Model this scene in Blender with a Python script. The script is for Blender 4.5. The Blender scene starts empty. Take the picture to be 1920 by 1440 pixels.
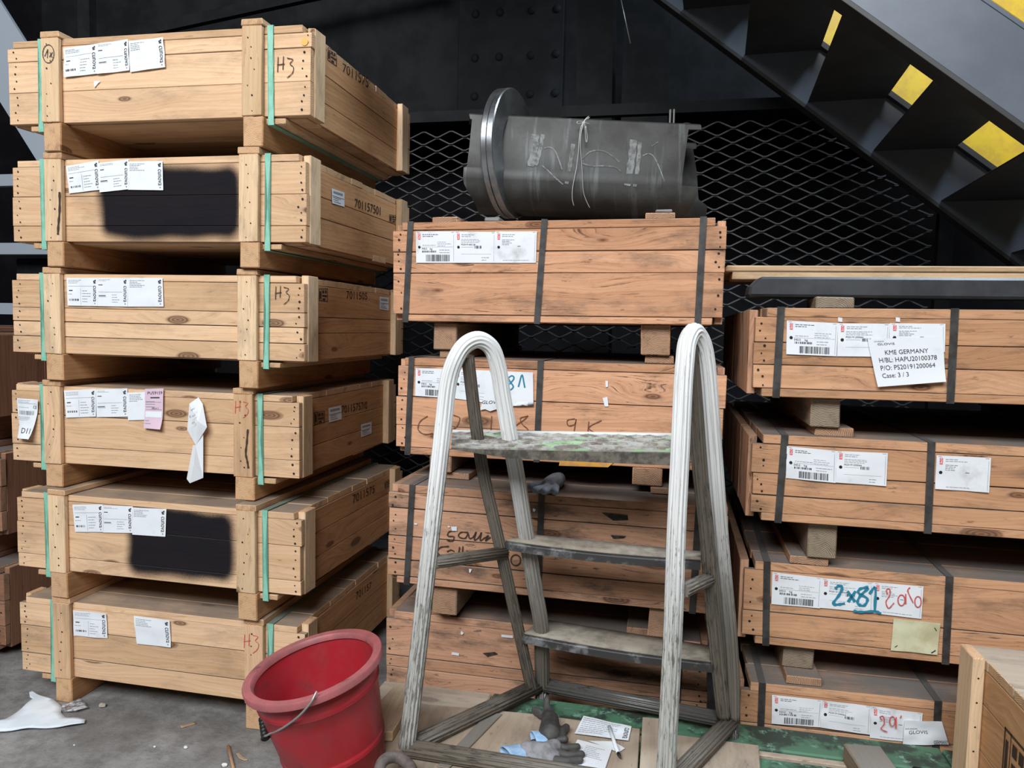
import bpy, bmesh, math, random
from mathutils import Vector, Matrix, noise
random.seed(11)
S = bpy.context.scene
C = S.collection
# ------------------------------------------------------------------ camera
FPX = 1395.98
YAW, PIT, ROL = math.radians(11.768), math.radians(4.2738), math.radians(1.1763)
CAMH = 1.25
_f0 = Vector((-math.sin(YAW), math.cos(YAW), 0)); _r0 = Vector((math.cos(YAW), math.sin(YAW), 0)); _z = Vector((0, 0, 1))
FW = _f0*math.cos(PIT) - _z*math.sin(PIT)
_u0 = _z*math.cos(PIT) + _f0*math.sin(PIT)
RT = _r0*math.cos(ROL) + _u0*math.sin(ROL)
UP = -_r0*math.sin(ROL) + _u0*math.cos(ROL)
cam = bpy.data.cameras.new('camera'); co = bpy.data.objects.new('camera', cam); C.objects.link(co)
m = Matrix((RT, UP, -FW)).transposed().to_4x4(); m.translation = Vector((0, 0, CAMH)); co.matrix_world = m
cam.sensor_width = 36; cam.lens = FPX/1920*36; cam.clip_start = .02; cam.clip_end = 200
S.camera = co
CP = Vector((0, 0, CAMH))
# ------------------------------------------------------------------ light
S.view_settings.view_transform = 'Standard'; S.view_settings.look = 'None'
S.view_settings.gamma = 1; S.view_settings.use_curve_mapping = False
S.view_settings.exposure = -0.12
W = bpy.data.worlds.new('world'); S.world = W; W.use_nodes = True
bg = W.node_tree.nodes['Background']; bg.inputs[0].default_value = (.75, .85, 1, 1); bg.inputs[1].default_value = .012
def area(name, loc, target, sx, sy, power, col):
    l = bpy.data.lights.new(name, 'AREA'); l.shape = 'RECTANGLE'; l.size = sx; l.size_y = sy; l.energy = power; l.color = col
    o = bpy.data.objects.new(name, l); C.objects.link(o); o.location = loc
    o.rotation_euler = (Vector(target)-Vector(loc)).to_track_quat('-Z', 'Y').to_euler()
    return o
area('bay_daylight', (-1.1, -3.0, 5.0), (-.4, 2.2, .8), 5.0, 2.4, 640, (.93, .965, 1))
area('roof_skylight', (1.9, 2.5, 4.6), (1.1, 3.1, 1.9), .8, .5, 150, (.72, .86, 1))

def ray(u, v): return RT*((u-960)/FPX) + UP*((720-v)/FPX) + FW
def at(u, v, X=None, Y=None, Z=None):
    d = ray(u, v)
    t = Y/d.y if Y is not None else ((Z-CAMH)/d.z if Z is not None else X/d.x)
    return CP + d*t

# ------------------------------------------------------------------ materials
MATS = {}
class N:
    def __init__(s, name):
        s.m = bpy.data.materials.new(name); s.m.use_nodes = True; s.t = s.m.node_tree
        s.b = s.t.nodes['Principled BSDF']; s.out = s.t.nodes['Material Output']; s.spec = .5
    def n(s, t, **k):
        x = s.t.nodes.new(t)
        for a, b in k.items(): setattr(x, a, b)
        return x
    def l(s, a, b): s.t.links.new(a, b)
    def put(s, v, inp):
        if hasattr(v, 'is_output'): s.l(v, inp)
        elif isinstance(v, (tuple, list)) and len(v) == 3 and inp.type == 'RGBA': inp.default_value = (*v, 1)
        else: inp.default_value = v
    def math(s, op, a, b=0.0, c=0.0, clamp=False):
        x = s.n('ShaderNodeMath', operation=op); x.use_clamp = clamp
        s.put(a, x.inputs[0]); s.put(b, x.inputs[1]); s.put(c, x.inputs[2]); return x.outputs[0]
    def mix(s, f, a, b, bt='MIX'):
        x = s.n('ShaderNodeMix', data_type='RGBA', blend_type=bt); s.put(f, x.inputs[0]); s.put(a, x.inputs[6]); s.put(b, x.inputs[7]); return x.outputs[2]
    def rng(s, v, a, b, c=0.0, d=1.0, smooth=True):
        x = s.n('ShaderNodeMapRange'); x.interpolation_type = 'SMOOTHSTEP' if smooth else 'LINEAR'
        s.put(v, x.inputs[0])
        for i, q in enumerate((a, b, c, d)): s.put(q, x.inputs[i+1])
        return x.outputs[0]
    def noise(s, vec, scale=1, detail=3, rough=.55, dist=0):
        x = s.n('ShaderNodeTexNoise'); s.l(vec, x.inputs['Vector']); x.inputs['Scale'].default_value = scale
        x.inputs['Detail'].default_value = detail; x.inputs['Roughness'].default_value = rough; x.inputs['Distortion'].default_value = dist
        return x.outputs['Fac']
    def comb(s, a, b, c=0.0):
        x = s.n('ShaderNodeCombineXYZ'); s.put(a, x.inputs[0]); s.put(b, x.inputs[1]); s.put(c, x.inputs[2]); return x.outputs[0]
    def sep(s, v):
        x = s.n('ShaderNodeSeparateXYZ'); s.l(v, x.inputs[0]); return x.outputs
    def bump(s, h, strength=.3, dist=.002):
        x = s.n('ShaderNodeBump'); x.inputs['Strength'].default_value = strength; x.inputs['Distance'].default_value = dist
        s.l(h, x.inputs['Height']); s.l(x.outputs[0], s.b.inputs['Normal'])
    def fin(s, col, rough=.7, metal=0.0):
        s.put(col, s.b.inputs['Base Color']); s.put(rough, s.b.inputs['Roughness']); s.put(metal, s.b.inputs['Metallic']); s.b.inputs['Specular IOR Level'].default_value = s.spec; return s.m

def wood(name, light, dark, knot=(.10, .035, .015), dirt=.35, dirtcol=(.09, .07, .055), dust=.8, grain=1.0, paint=None, dustcol=(.15, .143, .132), rw=1.0, crack=.0, kg=.62):
    k = N(name)
    uv = k.n('ShaderNodeUVMap'); uv.uv_map = 'UVMap'
    u, v, _ = k.sep(uv.outputs[0])
    tone = k.n('ShaderNodeAttribute'); tone.attribute_name = 'tone'; tn = tone.outputs['Fac']
    # knots
    kv = k.comb(k.math('MULTIPLY', u, 2.6), k.math('MULTIPLY', v, 8.0))
    vo = k.n('ShaderNodeTexVoronoi', voronoi_dimensions='2D'); k.l(kv, vo.inputs['Vector']); vo.inputs['Scale'].default_value = 1
    csep = k.n('ShaderNodeSeparateColor'); k.l(vo.outputs['Color'], csep.inputs[0])
    gate = k.math('GREATER_THAN', csep.outputs[0], kg)
    kd = vo.outputs['Distance']
    halo = k.math('MULTIPLY', k.rng(kd, .05, .55, 1, 0), gate)
    rad = k.math('MULTIPLY_ADD', csep.outputs[1], .09, .035)
    core = k.math('MULTIPLY', k.rng(k.math('SUBTRACT', kd, rad), -.02, .02, 1, 0), gate)
    # growth rings, bent round the knots
    low = k.noise(k.comb(k.math('MULTIPLY', u, 1.6), k.math('MULTIPLY', v, 9)), 1, 2, .5)
    vv = k.math('ADD', v, k.math('MULTIPLY_ADD', low, .075, k.math('MULTIPLY', halo, .03)))
    wv = k.n('ShaderNodeTexWave', wave_type='BANDS', bands_direction='Y', wave_profile='SAW')
    k.l(k.comb(k.math('MULTIPLY', u, .3), vv), wv.inputs['Vector']); wv.inputs['Scale'].default_value = 22*grain
    wv.inputs['Distortion'].default_value = 3.0; wv.inputs['Detail'].default_value = 3; wv.inputs['Detail Scale'].default_value = 1.2
    fib = k.noise(k.comb(k.math('MULTIPLY', u, 6), k.math('MULTIPLY', vv, 330)), 1, 4, .6)
    mid = k.noise(k.comb(k.math('MULTIPLY', u, 1.4), k.math('MULTIPLY', vv, 42)), 1, 3, .6)
    ringf = k.math('POWER', wv.outputs['Fac'], 2.2)
    g = k.math('ADD', k.math('MULTIPLY', ringf, .30*rw), k.math('ADD', k.math('MULTIPLY', k.rng(fib, .35, .75), .26), k.math('MULTIPLY', k.rng(mid, .35, .72), .36)), clamp=True)
    col = k.mix(g, light, dark)
    # board to board colour
    hue = k.mix(tn, (.80, .74, .66), (1.1, 1.08, 1.05)); col = k.mix(1.0, col, hue, 'MULTIPLY')
    col = k.mix(k.math('MULTIPLY', halo, .16), col, tuple(c*.55 for c in light))
    kring = k.math('SINE', k.math('MULTIPLY', kd, 170))
    col = k.mix(k.math('MULTIPLY', core, k.math('MULTIPLY_ADD', kring, .15, .7)), col, knot)
    # stains and dirt
    obc = k.n('ShaderNodeTexCoord').outputs['Object']
    st = k.noise(k.comb(k.math('MULTIPLY', u, 4), k.math('MULTIPLY', v, 11)), 1, 6, .68)
    col = k.mix(k.math('MULTIPLY', k.rng(st, .47, .70), dirt), col, dirtcol)
    sp = k.noise(k.comb(k.math('MULTIPLY', u, 16), k.math('MULTIPLY', v, 60)), 1, 5, .7)
    col = k.mix(k.math('MULTIPLY', k.rng(sp, .60, .70), dirt), col, tuple(c*.6 for c in dirtcol))
    if crack:
        ck = k.noise(k.comb(k.math('MULTIPLY', u, 9), k.math('MULTIPLY', vv, 210)), 1, 5, .75)
        cm = k.noise(k.comb(k.math('MULTIPLY', u, 2.2), k.math('MULTIPLY', v, 7)), 1, 3, .6)
        col = k.mix(k.math('MULTIPLY', k.math('MULTIPLY', k.rng(ck, .54, .66), k.rng(cm, .40, .62)), crack), col, (.055, .028, .016))
    if paint:
        cx, cz, hx, hz = paint
        ox, oy, oz = k.sep(obc)
        dx = k.math('SUBTRACT', k.math('ABSOLUTE', k.math('SUBTRACT', ox, cx)), hx-.05)
        dz = k.math('SUBTRACT', k.math('ABSOLUTE', k.math('SUBTRACT', oz, cz)), hz-.05)
        dx = k.math('MAXIMUM', dx, 0); dz = k.math('MAXIMUM', dz, 0)
        dd = k.math('POWER', k.math('ADD', k.math('MULTIPLY', dx, dx), k.math('MULTIPLY', dz, dz)), .5)
        n1 = k.noise(obc, 5, 1, .4); n2 = k.noise(obc, 600, 3, .75)
        dd = k.math('ADD', dd, k.math('ADD', k.math('MULTIPLY_ADD', n1, .05, -.025), k.math('MULTIPLY_ADD', n2, .030, -.015)))
        pm = k.rng(dd, .026, .066, 1, 0)
        col = k.mix(k.math('MULTIPLY', pm, .985), col, (.0075, .009, .014))
    geo = k.n('ShaderNodeNewGeometry'); nz = k.sep(geo.outputs['Normal'])[2]
    dn = k.noise(obc, 5, 5, .65)
    du = k.math('MULTIPLY', k.rng(nz, .6, .95), k.math('MULTIPLY', k.rng(dn, .2, .62, .55, 1), dust))
    col = k.mix(du, col, dustcol)
    hgt = k.math('ADD', k.math('MULTIPLY', fib, .5), k.math('MULTIPLY', ringf, -.4))
    k.bump(hgt, .35, .0012); k.spec = .18
    mm = k.fin(col, .8)
    if paint: k.l(k.rng(pm, 0, 1, .18, .02), k.b.inputs['Specular IOR Level'])
    return mm

def endgrain(name, light, dark):
    k = N(name); uv = k.n('ShaderNodeUVMap'); uv.uv_map = 'UVMap'
    u, v, _ = k.sep(uv.outputs[0])
    tone = k.n('ShaderNodeAttribute'); tone.attribute_name = 'tone'
    # centre of the rings moves from block to block
    cu = k.math('MULTIPLY_ADD', tone.outputs['Fac'], .09, -.02)
    p = k.comb(k.math('SUBTRACT', k.math('FRACT', u), cu), k.math('ADD', k.math('FRACT', v), k.math('MULTIPLY_ADD', tone.outputs['Fac'], .10, -.03)))
    ln = k.n('ShaderNodeVectorMath', operation='LENGTH'); k.l(p, ln.inputs[0])
    wob = k.noise(p, 30, 3, .6)
    r = k.math('SINE', k.math('MULTIPLY', k.math('ADD', ln.outputs['Value'], k.math('MULTIPLY', wob, .008)), 1500))
    col = k.mix(k.rng(r, -.2, 1), light, dark)
    col = k.mix(k.math('MULTIPLY', k.rng(k.noise(p, 22, 5, .7), .45, .7), .5), col, tuple(c*.35 for c in dark))
    k.bump(r, .3, .001)
    return k.fin(col, .85)

def rough_mat(name, a, b, scale=8, rough=.6, metal=0.0, lo=.4, hi=.62, bmp=.15, c=None, cscale=40, coord='Object', r2=None, spec=.5):
    k = N(name); k.spec = spec; oc = k.n('ShaderNodeTexCoord').outputs[coord]
    n1 = k.noise(oc, scale, 6, .65)
    col = k.mix(k.rng(n1, lo, hi), a, b)
    if c:
        n2 = k.noise(oc, cscale, 5, .7); col = k.mix(k.rng(n2, .56, .68), col, c)
    if bmp: k.bump(n1, bmp, .004)
    rr = k.rng(n1, lo, hi, rough, r2) if r2 else rough
    return k.fin(col, rr, metal)

def tubemat(name, base, chip, thr, rough=.45, metal=0.0, dirt=(.05, .045, .04), da=.5, cmetal=.3, low=None, z0=.3, z1=.8, lthr=None, low2=None):
    # worn fluted tube: wear drawn out along the tube (UV u along, v round); grime settles on its lower part
    k = N(name); uv = k.n('ShaderNodeUVMap'); uv.uv_map = 'UVMap'; u, v, _ = k.sep(uv.outputs[0])
    w = k.noise(k.comb(k.math('MULTIPLY', u, 22), k.math('MULTIPLY', v, 170)), 1, 7, .72)
    big = k.noise(k.comb(k.math('MULTIPLY', u, 3.5), k.math('MULTIPLY', v, 6)), 1, 3, .6)
    xyz = k.sep(k.n('ShaderNodeTexCoord').outputs['Object']); oz = xyz[2]
    zz = k.rng(k.math('ADD', oz, k.math('MULTIPLY_ADD', big, .3, -.15)), z0, z1)
    th = k.math('MULTIPLY_ADD', zz, thr-(lthr or thr), lthr or thr)
    if low2: low = k.mix(k.rng(xyz[1], -.04, .03), low, low2)
    b_ = k.mix(zz, low, base) if low else base
    f = k.rng(k.math('SUBTRACT', k.math('ADD', w, k.math('MULTIPLY_ADD', big, .25, -.12)), th), 0, .10)
    col = k.mix(f, b_, chip)
    d = k.noise(k.comb(k.math('MULTIPLY', u, 4), k.math('MULTIPLY', v, 300)), 1, 5, .7)
    col = k.mix(k.math('MULTIPLY', k.rng(d, .48, .70), da), col, dirt)
    k.bump(w, .3, .0012)
    k.put(col, k.b.inputs['Base Color']); k.b.inputs['Roughness'].default_value = rough
    k.l(k.math('MULTIPLY', f, cmetal), k.b.inputs['Metallic'])
    return k.m

def flat(name, col, rough=.6, metal=0.0):
    k = N(name); return k.fin(col, rough, metal)

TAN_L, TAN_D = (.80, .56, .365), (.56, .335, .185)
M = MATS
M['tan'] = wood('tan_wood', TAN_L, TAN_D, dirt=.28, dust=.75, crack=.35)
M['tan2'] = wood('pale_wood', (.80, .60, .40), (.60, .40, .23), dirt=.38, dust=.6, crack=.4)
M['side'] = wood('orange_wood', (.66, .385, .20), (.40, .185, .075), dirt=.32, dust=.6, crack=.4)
M['red'] = wood('reddish_wood', (.74, .42, .26), (.42, .19, .10), dirt=.6, dust=.92, grain=1.3, rw=.9, crack=1.0, kg=.45)
M['redA'] = wood('worn_reddish_wood', (.64, .38, .25), (.34, .165, .10), dirt=.85, dust=.95, grain=1.3, rw=.9, crack=1.0, kg=.45)
M['right'] = wood('brown_wood', (.68, .395, .235), (.40, .195, .10), dirt=.55, dust=.95, grain=1.1, dustcol=(.19, .183, .172), rw=.9, crack=1.0, kg=.45)
M['grey'] = wood('grey_wood', (.34, .26, .19), (.18, .125, .085), dirt=.6, dust=.95, dustcol=(.22, .21, .19))
M['far'] = wood('far_red_wood', (.36, .19, .125), (.22, .10, .06), dirt=.5, dust=.9)
M['end_t'] = endgrain('tan_endgrain', (.70, .45, .26), (.50, .27, .12))
M['end_r'] = endgrain('brown_endgrain', (.48, .29, .18), (.23, .12, .065))
M['end_g'] = endgrain('grey_endgrain', (.33, .26, .185), (.15, .11, .075))
M['orange_s'] = flat('orange_resin', (.80, .42, .08), .5)
M['nail'] = flat('nail_hole', (.02, .012, .008), .9)
def strapmat(name, a, b, dustc, metal=0):
    k = N(name); oc = k.n('ShaderNodeTexCoord').outputs['Object']; n1 = k.noise(oc, 25, 4, .6)
    nz = k.sep(k.n('ShaderNodeNewGeometry').outputs['Normal'])[2]
    col = k.mix(k.rng(n1, .4, .65), a, b); col = k.mix(k.math('MULTIPLY', k.rng(nz, .5, .9), .9), col, dustc)
    return k.fin(col, .55, metal)
M['green_strap'] = strapmat('green_strap', (.20, .50, .37), (.27, .58, .45), (.17, .17, .155))
M['steel_strap'] = strapmat('steel_strap', (.060, .057, .055), (.032, .027, .024), (.15, .143, .132), .1)
M['paper'] = rough_mat('paper', (.80, .83, .86), (.70, .73, .77), 14, .7, lo=.5, hi=.75, bmp=0)
M['paper_d'] = rough_mat('dirty_paper', (.78, .80, .83), (.50, .50, .50), 9, .7, lo=.50, hi=.72, bmp=0)
M['pink'] = flat('pink_paper', (.72, .52, .62), .7)
M['yellow_paper'] = rough_mat('yellow_paper', (.68, .66, .45), (.54, .50, .30), 14, .5, bmp=0)
M['ink'] = flat('ink', (.035, .038, .045), .7)
M['inkg'] = flat('grey_print', (.30, .32, .34), .7)
M['inkr'] = flat('red_print', (.72, .06, .05), .6)
M['teal'] = flat('teal_marker', (.02, .22, .34), .5)
M['redpen'] = flat('red_marker', (.62, .10, .09), .6)
M['pencil'] = flat('black_crayon', (.05, .028, .018), .8)
M['crayon'] = flat('faded_crayon', (.20, .085, .045), .9)
M['brand'] = flat('stencil_ink', (.045, .02, .01), .8)

# ------------------------------------------------------------------ helpers for objects
def tag(o, label=None, cat=None, group=None, kind=None):
    if label: o['label'] = label
    if cat: o['category'] = cat
    if group: o['group'] = group
    if kind: o['kind'] = kind
    return o
def thing(name, loc, label, cat, group=None, rz=0, ry=0):
    o = bpy.data.objects.new(name, None); C.objects.link(o); o.empty_display_size = .05
    o.location = loc; o.rotation_euler = (0, ry, rz)
    return tag(o, label, cat, group)
class MB:
    """collects boxes, tubes and sheets; build() links them as ONE mesh object"""
    def __init__(s): s.v = []; s.f = []; s.uv = []; s.mi = []; s.tn = []; s.mats = []; s.sm = []
    def slot(s, m):
        if m not in s.mats: s.mats.append(m)
        return s.mats.index(m)
    def face(s, idx, uvs=None, mat=None, tone=.5, smooth=False):
        s.f.append(idx); s.uv.append(uvs or [(0, 0)]*len(idx)); s.mi.append(s.slot(mat)); s.tn.append(tone); s.sm.append(smooth)
    def box(s, x0, x1, y0, y1, z0, z1, mat, axis='x', end=None, tone=None, jit=.0, shear=0):
        b = len(s.v); tone = random.random() if tone is None else tone
        du, dv = random.uniform(0, 40), random.uniform(0, 40)
        for z in (z0, z1):
            for y in (y0, y1):
                for x in (x0, x1):
                    j = [random.uniform(-jit, jit) for _ in range(3)]
                    s.v.append(Vector((x+j[0]+(shear if z == z0 else 0), y+j[1]*.3, z+j[2])))
        F = [((0, 1, 5, 4), 'y'), ((2, 6, 7, 3), 'y'), ((0, 4, 6, 2), 'x'), ((1, 3, 7, 5), 'x'), ((0, 2, 3, 1), 'z'), ((4, 5, 7, 6), 'z')]
        ai = 'xyz'.index(axis)
        for k, (q, nrm) in enumerate(F):
            ni = 'xyz'.index(nrm)
            if ni == ai:
                oth = [i for i in range(3) if i != ai]
                c = [(s.v[b+i][oth[0]]-(x0, y0, z0)[oth[0]], s.v[b+i][oth[1]]-(x0, y0, z0)[oth[1]]) for i in q]
                if end: s.face([b+i for i in q], c, end, tone)
                else: s.face([b+i for i in q], [(p+du, (r*1.0)+dv) for p, r in c], mat, tone)
            else:
                o = [i for i in range(3) if i not in (ai, ni)][0]
                s.face([b+i for i in q], [(s.v[b+i][ai]+du, s.v[b+i][o]+dv+k*.37) for i in q], mat, tone)
    def quad(s, P, mat, tone=.5, uvs=None):
        b = len(s.v); s.v += [Vector(p) for p in P]; s.face(list(range(b, b+len(P))), uvs, mat, tone)
    def disc(s, c, r, mat, nrm='y', n=6):
        b = len(s.v)
        for i in range(n):
            a = -i*2*math.pi/n*(1)
            if nrm == 'y': s.v.append(Vector((c[0]-r*math.cos(a), c[1], c[2]-r*math.sin(a))))
            elif nrm == 'x': s.v.append(Vector((c[0], c[1]+r*math.cos(a), c[2]-r*math.sin(a))))
            else: s.v.append(Vector((c[0]+r*math.cos(a), c[1]-r*math.sin(a), c[2])))
        s.face(list(range(b, b+n)), None, mat)
    def sweep(s, pts, prof, mat, caps=True, scale=None, up0=None, close=False, smooth=True):
        """sweep a closed 2D profile along a 3D path, parallel transport frames"""
        pts = [Vector(p) for p in pts]; n = len(pts); m_ = len(prof); b = len(s.v)
        T = []
        for i in range(n):
            if close: t = pts[(i+1) % n]-pts[i-1]
            else: t = pts[min(i+1, n-1)]-pts[max(i-1, 0)]
            T.append(t.normalized())
        up = Vector(up0) if up0 else (Vector((0, 0, 1)) if abs(T[0].z) < .9 else Vector((0, 1, 0)))
        L = 0; per = [0]
        for j in range(m_): per.append(per[-1]+(Vector(prof[(j+1) % m_])-Vector(prof[j])).length)
        Ls = []
        for i in range(n):
            if i: L += (pts[i]-pts[i-1]).length
            Ls.append(L)
            x = T[i].cross(up).normalized(); up = x.cross(T[i]).normalized()
            k = scale[i] if scale else 1
            for a, c_ in prof: s.v.append(pts[i]+x*(a*k)+up*(c_*k))
        off = random.uniform(0, 20)
        rg = range(n if close else n-1)
        for i in rg:
            i2 = (i+1) % n
            for j in range(m_):
                j2 = (j+1) % m_
                s.face([b+i*m_+j, b+i*m_+j2, b+i2*m_+j2, b+i2*m_+j], [(Ls[i]+off, per[j]), (Ls[i]+off, per[j+1]), (Ls[min(i+1, n-1)]+off, per[j+1]), (Ls[min(i+1, n-1)]+off, per[j])], mat, .5, smooth)
        if caps and not close:
            s.face([b+j for j in range(m_)][::-1], None, mat); s.face([b+(n-1)*m_+j for j in range(m_)], None, mat)
    def tube(s, pts, r, mat, n=10, **k):
        s.sweep(pts, [(r*math.cos(2*math.pi*i/n), r*math.sin(2*math.pi*i/n)) for i in range(n)], mat, **k)
    def lathe(s, prof, mat, n=48, tr=None):
        b = len(s.v); m_ = len(prof)
        for i in range(n):
            a = 2*math.pi*i/n
            for r, z in prof: s.v.append(Vector((r*math.cos(a), r*math.sin(a), z)))
        for i in range(n):
            i2 = (i+1) % n
            for j in range(m_-1):
                s.face([b+i*m_+j, b+i2*m_+j, b+i2*m_+j+1, b+i*m_+j+1], [(i/n, j/m_)]*4, mat, .5, True)
    def build(s, name, parent=None, bevel=0, loc=None, weld=False):
        me = bpy.data.meshes.new(name); me.from_pydata([tuple(v) for v in s.v], [], s.f)
        for m_ in s.mats: me.materials.append(m_)
        me.polygons.foreach_set('material_index', s.mi); me.polygons.foreach_set('use_smooth', s.sm)
        uvl = me.uv_layers.new(name='UVMap'); uvl.data.foreach_set('uv', [c for f in s.uv for p in f for c in p])
        at_ = me.attributes.new('tone', 'FLOAT', 'FACE'); at_.data.foreach_set('value', s.tn)
        me.validate(); me.update()
        o = bpy.data.objects.new(name, me); C.objects.link(o)
        if parent: o.parent = parent
        if loc: o.location = loc
        if bevel:
            b = o.modifiers.new('bevel', 'BEVEL'); b.width = bevel; b.segments = 1; b.limit_method = 'ANGLE'; b.angle_limit = math.radians(40)
        return o
def pathsmooth(P, n=8):
    """Catmull-Rom through the points"""
    P = [Vector(p) for p in P]; out = []
    Q = [P[0]*2-P[1]]+P+[P[-1]*2-P[-2]]
    for i in range(1, len(Q)-2):
        a, b, c, d = Q[i-1:i+3]
        for k in range(n):
            t = k/n
            out.append(.5*((2*b)+(c-a)*t+(2*a-5*b+4*c-d)*t*t+(3*b-a-3*c+d)*t**3))
    out.append(P[-1]); return out

# text as mesh, cached, normalised to the unit square
_TX = {}
def textmesh(st, font_bold=False):
    if st in _TX: return _TX[st]
    cu = bpy.data.curves.new('text', 'FONT'); cu.body = st; cu.size = 1; cu.resolution_u = 3
    o = bpy.data.objects.new('text', cu); C.objects.link(o)
    dg = bpy.context.evaluated_depsgraph_get(); me = bpy.data.meshes.new_from_object(o.evaluated_get(dg))
    vs = [(v.co.x, v.co.y) for v in me.vertices]; fs = [tuple(p.vertices) for p in me.polygons]
    x0 = min(v[0] for v in vs); x1 = max(v[0] for v in vs); y0 = min(v[1] for v in vs); y1 = max(v[1] for v in vs)
    vs = [((x-x0)/(x1-x0), (y-y0)/(y1-y0)) for x, y in vs]
    bpy.data.objects.remove(o); bpy.data.curves.remove(cu); bpy.data.meshes.remove(me)
    _TX[st] = (vs, fs, (x1-x0)/(y1-y0)); return _TX[st]

class Frame:
    """a box's own frame: turns a point of a plane in this frame, seen along a view ray, into local coordinates"""
    def __init__(s, o): s.m = Matrix.LocRotScale(o.location, o.rotation_euler, None); s.i = s.m.inverted(); s.o = o
    def hit(s, u, v, y=None, x=None, z=None):
        p = s.i @ CP; d = (s.i.to_3x3() @ ray(u, v))
        if y is not None: t = (y-p.y)/d.y
        elif x is not None: t = (x-p.x)/d.x
        else: t = (z-p.z)/d.z
        return p+d*t

def sheet(name, fr, px, items, mat, parent, y=None, x=None, z=None, wave=.0025, nx=10, ny=8, seed=0, curl=None, lift=.0012, torn=None):
    """a paper sheet on a plane of a crate: px = TL,TR,BR,BL; items drawn on it in unit coordinates"""
    tl, tr, br, bl = [fr.hit(*p, y=y, x=x, z=z) for p in px]
    nrm = (tr-tl).cross(bl-tl).normalized()
    if nrm.dot((fr.i @ CP)-tl) < 0: nrm = -nrm
    def P(s_, t_, off=0):
        q = (bl*(1-s_)+br*s_)*(1-t_)+(tl*(1-s_)+tr*s_)*t_
        w = (noise.noise(Vector((s_*2.2+seed*7.1, t_*2.2, seed)))*.5+.5)*wave + lift
        if curl: w += curl*max(0, (.45-t_)/.45)**2*(.4+.6*s_)
        return q+nrm*(w+off)
    mb = MB(); b = 0
    for j in range(ny+1):
        for i in range(nx+1):
            s_, t_ = i/nx, j/ny
            if torn and j == 0: t_ = torn(s_)
            mb.v.append(P(s_, t_))
    for j in range(ny):
        for i in range(nx):
            k = j*(nx+1)+i; mb.face([k, k+1, k+nx+2, k+nx+1], None, mat, .5, True)
    for it in items:
        if it[0] == 'r':     # rectangle
            _, s0, t0, s1, t1, mm = it; n = max(1, int((s1-s0)*nx)+1); b = len(mb.v)
            for i in range(n+1):
                s_ = s0+(s1-s0)*i/n
                mb.v.append(P(s_, t0, .0007)); mb.v.append(P(s_, t1, .0007))
            for i in range(n): mb.face([b+2*i, b+2*i+2, b+2*i+3, b+2*i+1], None, mm)
        elif it[0] == 't':   # text in box, rot 0 or -90 (reads downwards)
            _, st, s0, t0, s1, t1, mm, rot = it; vs, fs, _a = textmesh(st); b = len(mb.v)
            for (a, c) in vs:
                if rot == -90: a, c = c, 1-a
                mb.v.append(P(s0+(s1-s0)*a, t0+(t1-t0)*c, .0009))
            for f in fs: mb.face([b+i for i in f], None, mm)
        elif it[0] == 'd':   # round hole
            _, s0, t0, rad, mm = it; W_ = (tr-tl).length; H_ = (tl-bl).length; b = len(mb.v)
            for q_ in range(12): mb.v.append(P(s0+rad*math.cos(q_*math.pi/6)/W_, t0+rad*math.sin(q_*math.pi/6)/H_, .0009))
            mb.face(list(range(b, b+12)), None, mm)
        elif it[0] == 's':   # pen stroke, unit coordinates
            _, pts, wd, mm = it; pts = pathsmooth([Vector((a, c, 0)) for a, c in pts], 5); b = len(mb.v)
            W_ = (tr-tl).length; H_ = (tl-bl).length
            for i, p in enumerate(pts):
                d = pts[min(i+1, len(pts)-1)]-pts[max(i-1, 0)]; d = Vector((d.x*W_, d.y*H_, 0)).normalized()
                o = Vector((-d.y/W_, d.x/H_, 0))*wd/2
                mb.v.append(P(p.x+o.x, p.y+o.y, .0012)); mb.v.append(P(p.x-o.x, p.y-o.y, .0012))
            for i in range(len(pts)-1): mb.face([b+2*i, b+2*i+1, b+2*i+3, b+2*i+2], None, mm)
    return mb.build(name, parent)

def fineprint(s0, t0, s1, t1, rows, mat, rnd, fill=.6):
    out = []; dh = (t1-t0)/rows
    for r in range(rows):
        s_ = s0; e = s0+(s1-s0)*rnd.uniform(.5, 1)
        while s_ < e:
            L = rnd.uniform(.03, .09); out.append(('r', s_, t0+r*dh+dh*.25, min(s_+L, e), t0+r*dh+dh*.25+dh*.4*fill, mat)); s_ += L+.012
    return out
def barcode(s0, t0, s1, t1, n, rnd, mat):
    out = []; ws = [rnd.choice((1, 1, 2, 3)) for _ in range(n*2)]; tot = sum(ws); s_ = s0
    for i, w in enumerate(ws):
        e = s_+(s1-s0)*w/tot
        if i % 2 == 0: out.append(('r', s_, t0, e, t1, mat))
        s_ = e
    return out
def cun_items(kind, seed):
    r = random.Random(seed); I, G = M['ink'], M['inkg']
    it = [('t', 'cunova', .865, .16, .955, .72, I, -90), ('r', .88, .80, .945, .85, I), ('r', .868, .845, .91, .90, I), ('r', .91, .87, .95, .93, I), ('r', .90, .07, .935, .12, G)]
    if kind == 'a':
        it += fineprint(.05, .80, .62, .95, 3, G, r); it += [('r', .05, .70, .85, .708, G), ('r', .45, .05, .458, .62, G)]
        it += [('r', .07, .53, .19, .565, I)]+fineprint(.5, .12, .78, .6, 5, G, r, .5)+barcode(.07, .18, .40, .25, 9, r, I)+fineprint(.05, .40, .25, .46, 1, G, r)
    elif kind == 'b':
        it += fineprint(.05, .88, .5, .96, 2, G, r)+[('r', .05, .74, .18, .765, I), ('r', .05, .50, .82, .508, G), ('r', .05, .33, .30, .338, G)]
        it += fineprint(.48, .12, .76, .46, 4, G, r, .5)+[('r', .05, .36, .28, .385, I)]
    else:
        it += fineprint(.05, .66, .5, .94, 5, G, r, .8)
    return it
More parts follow.
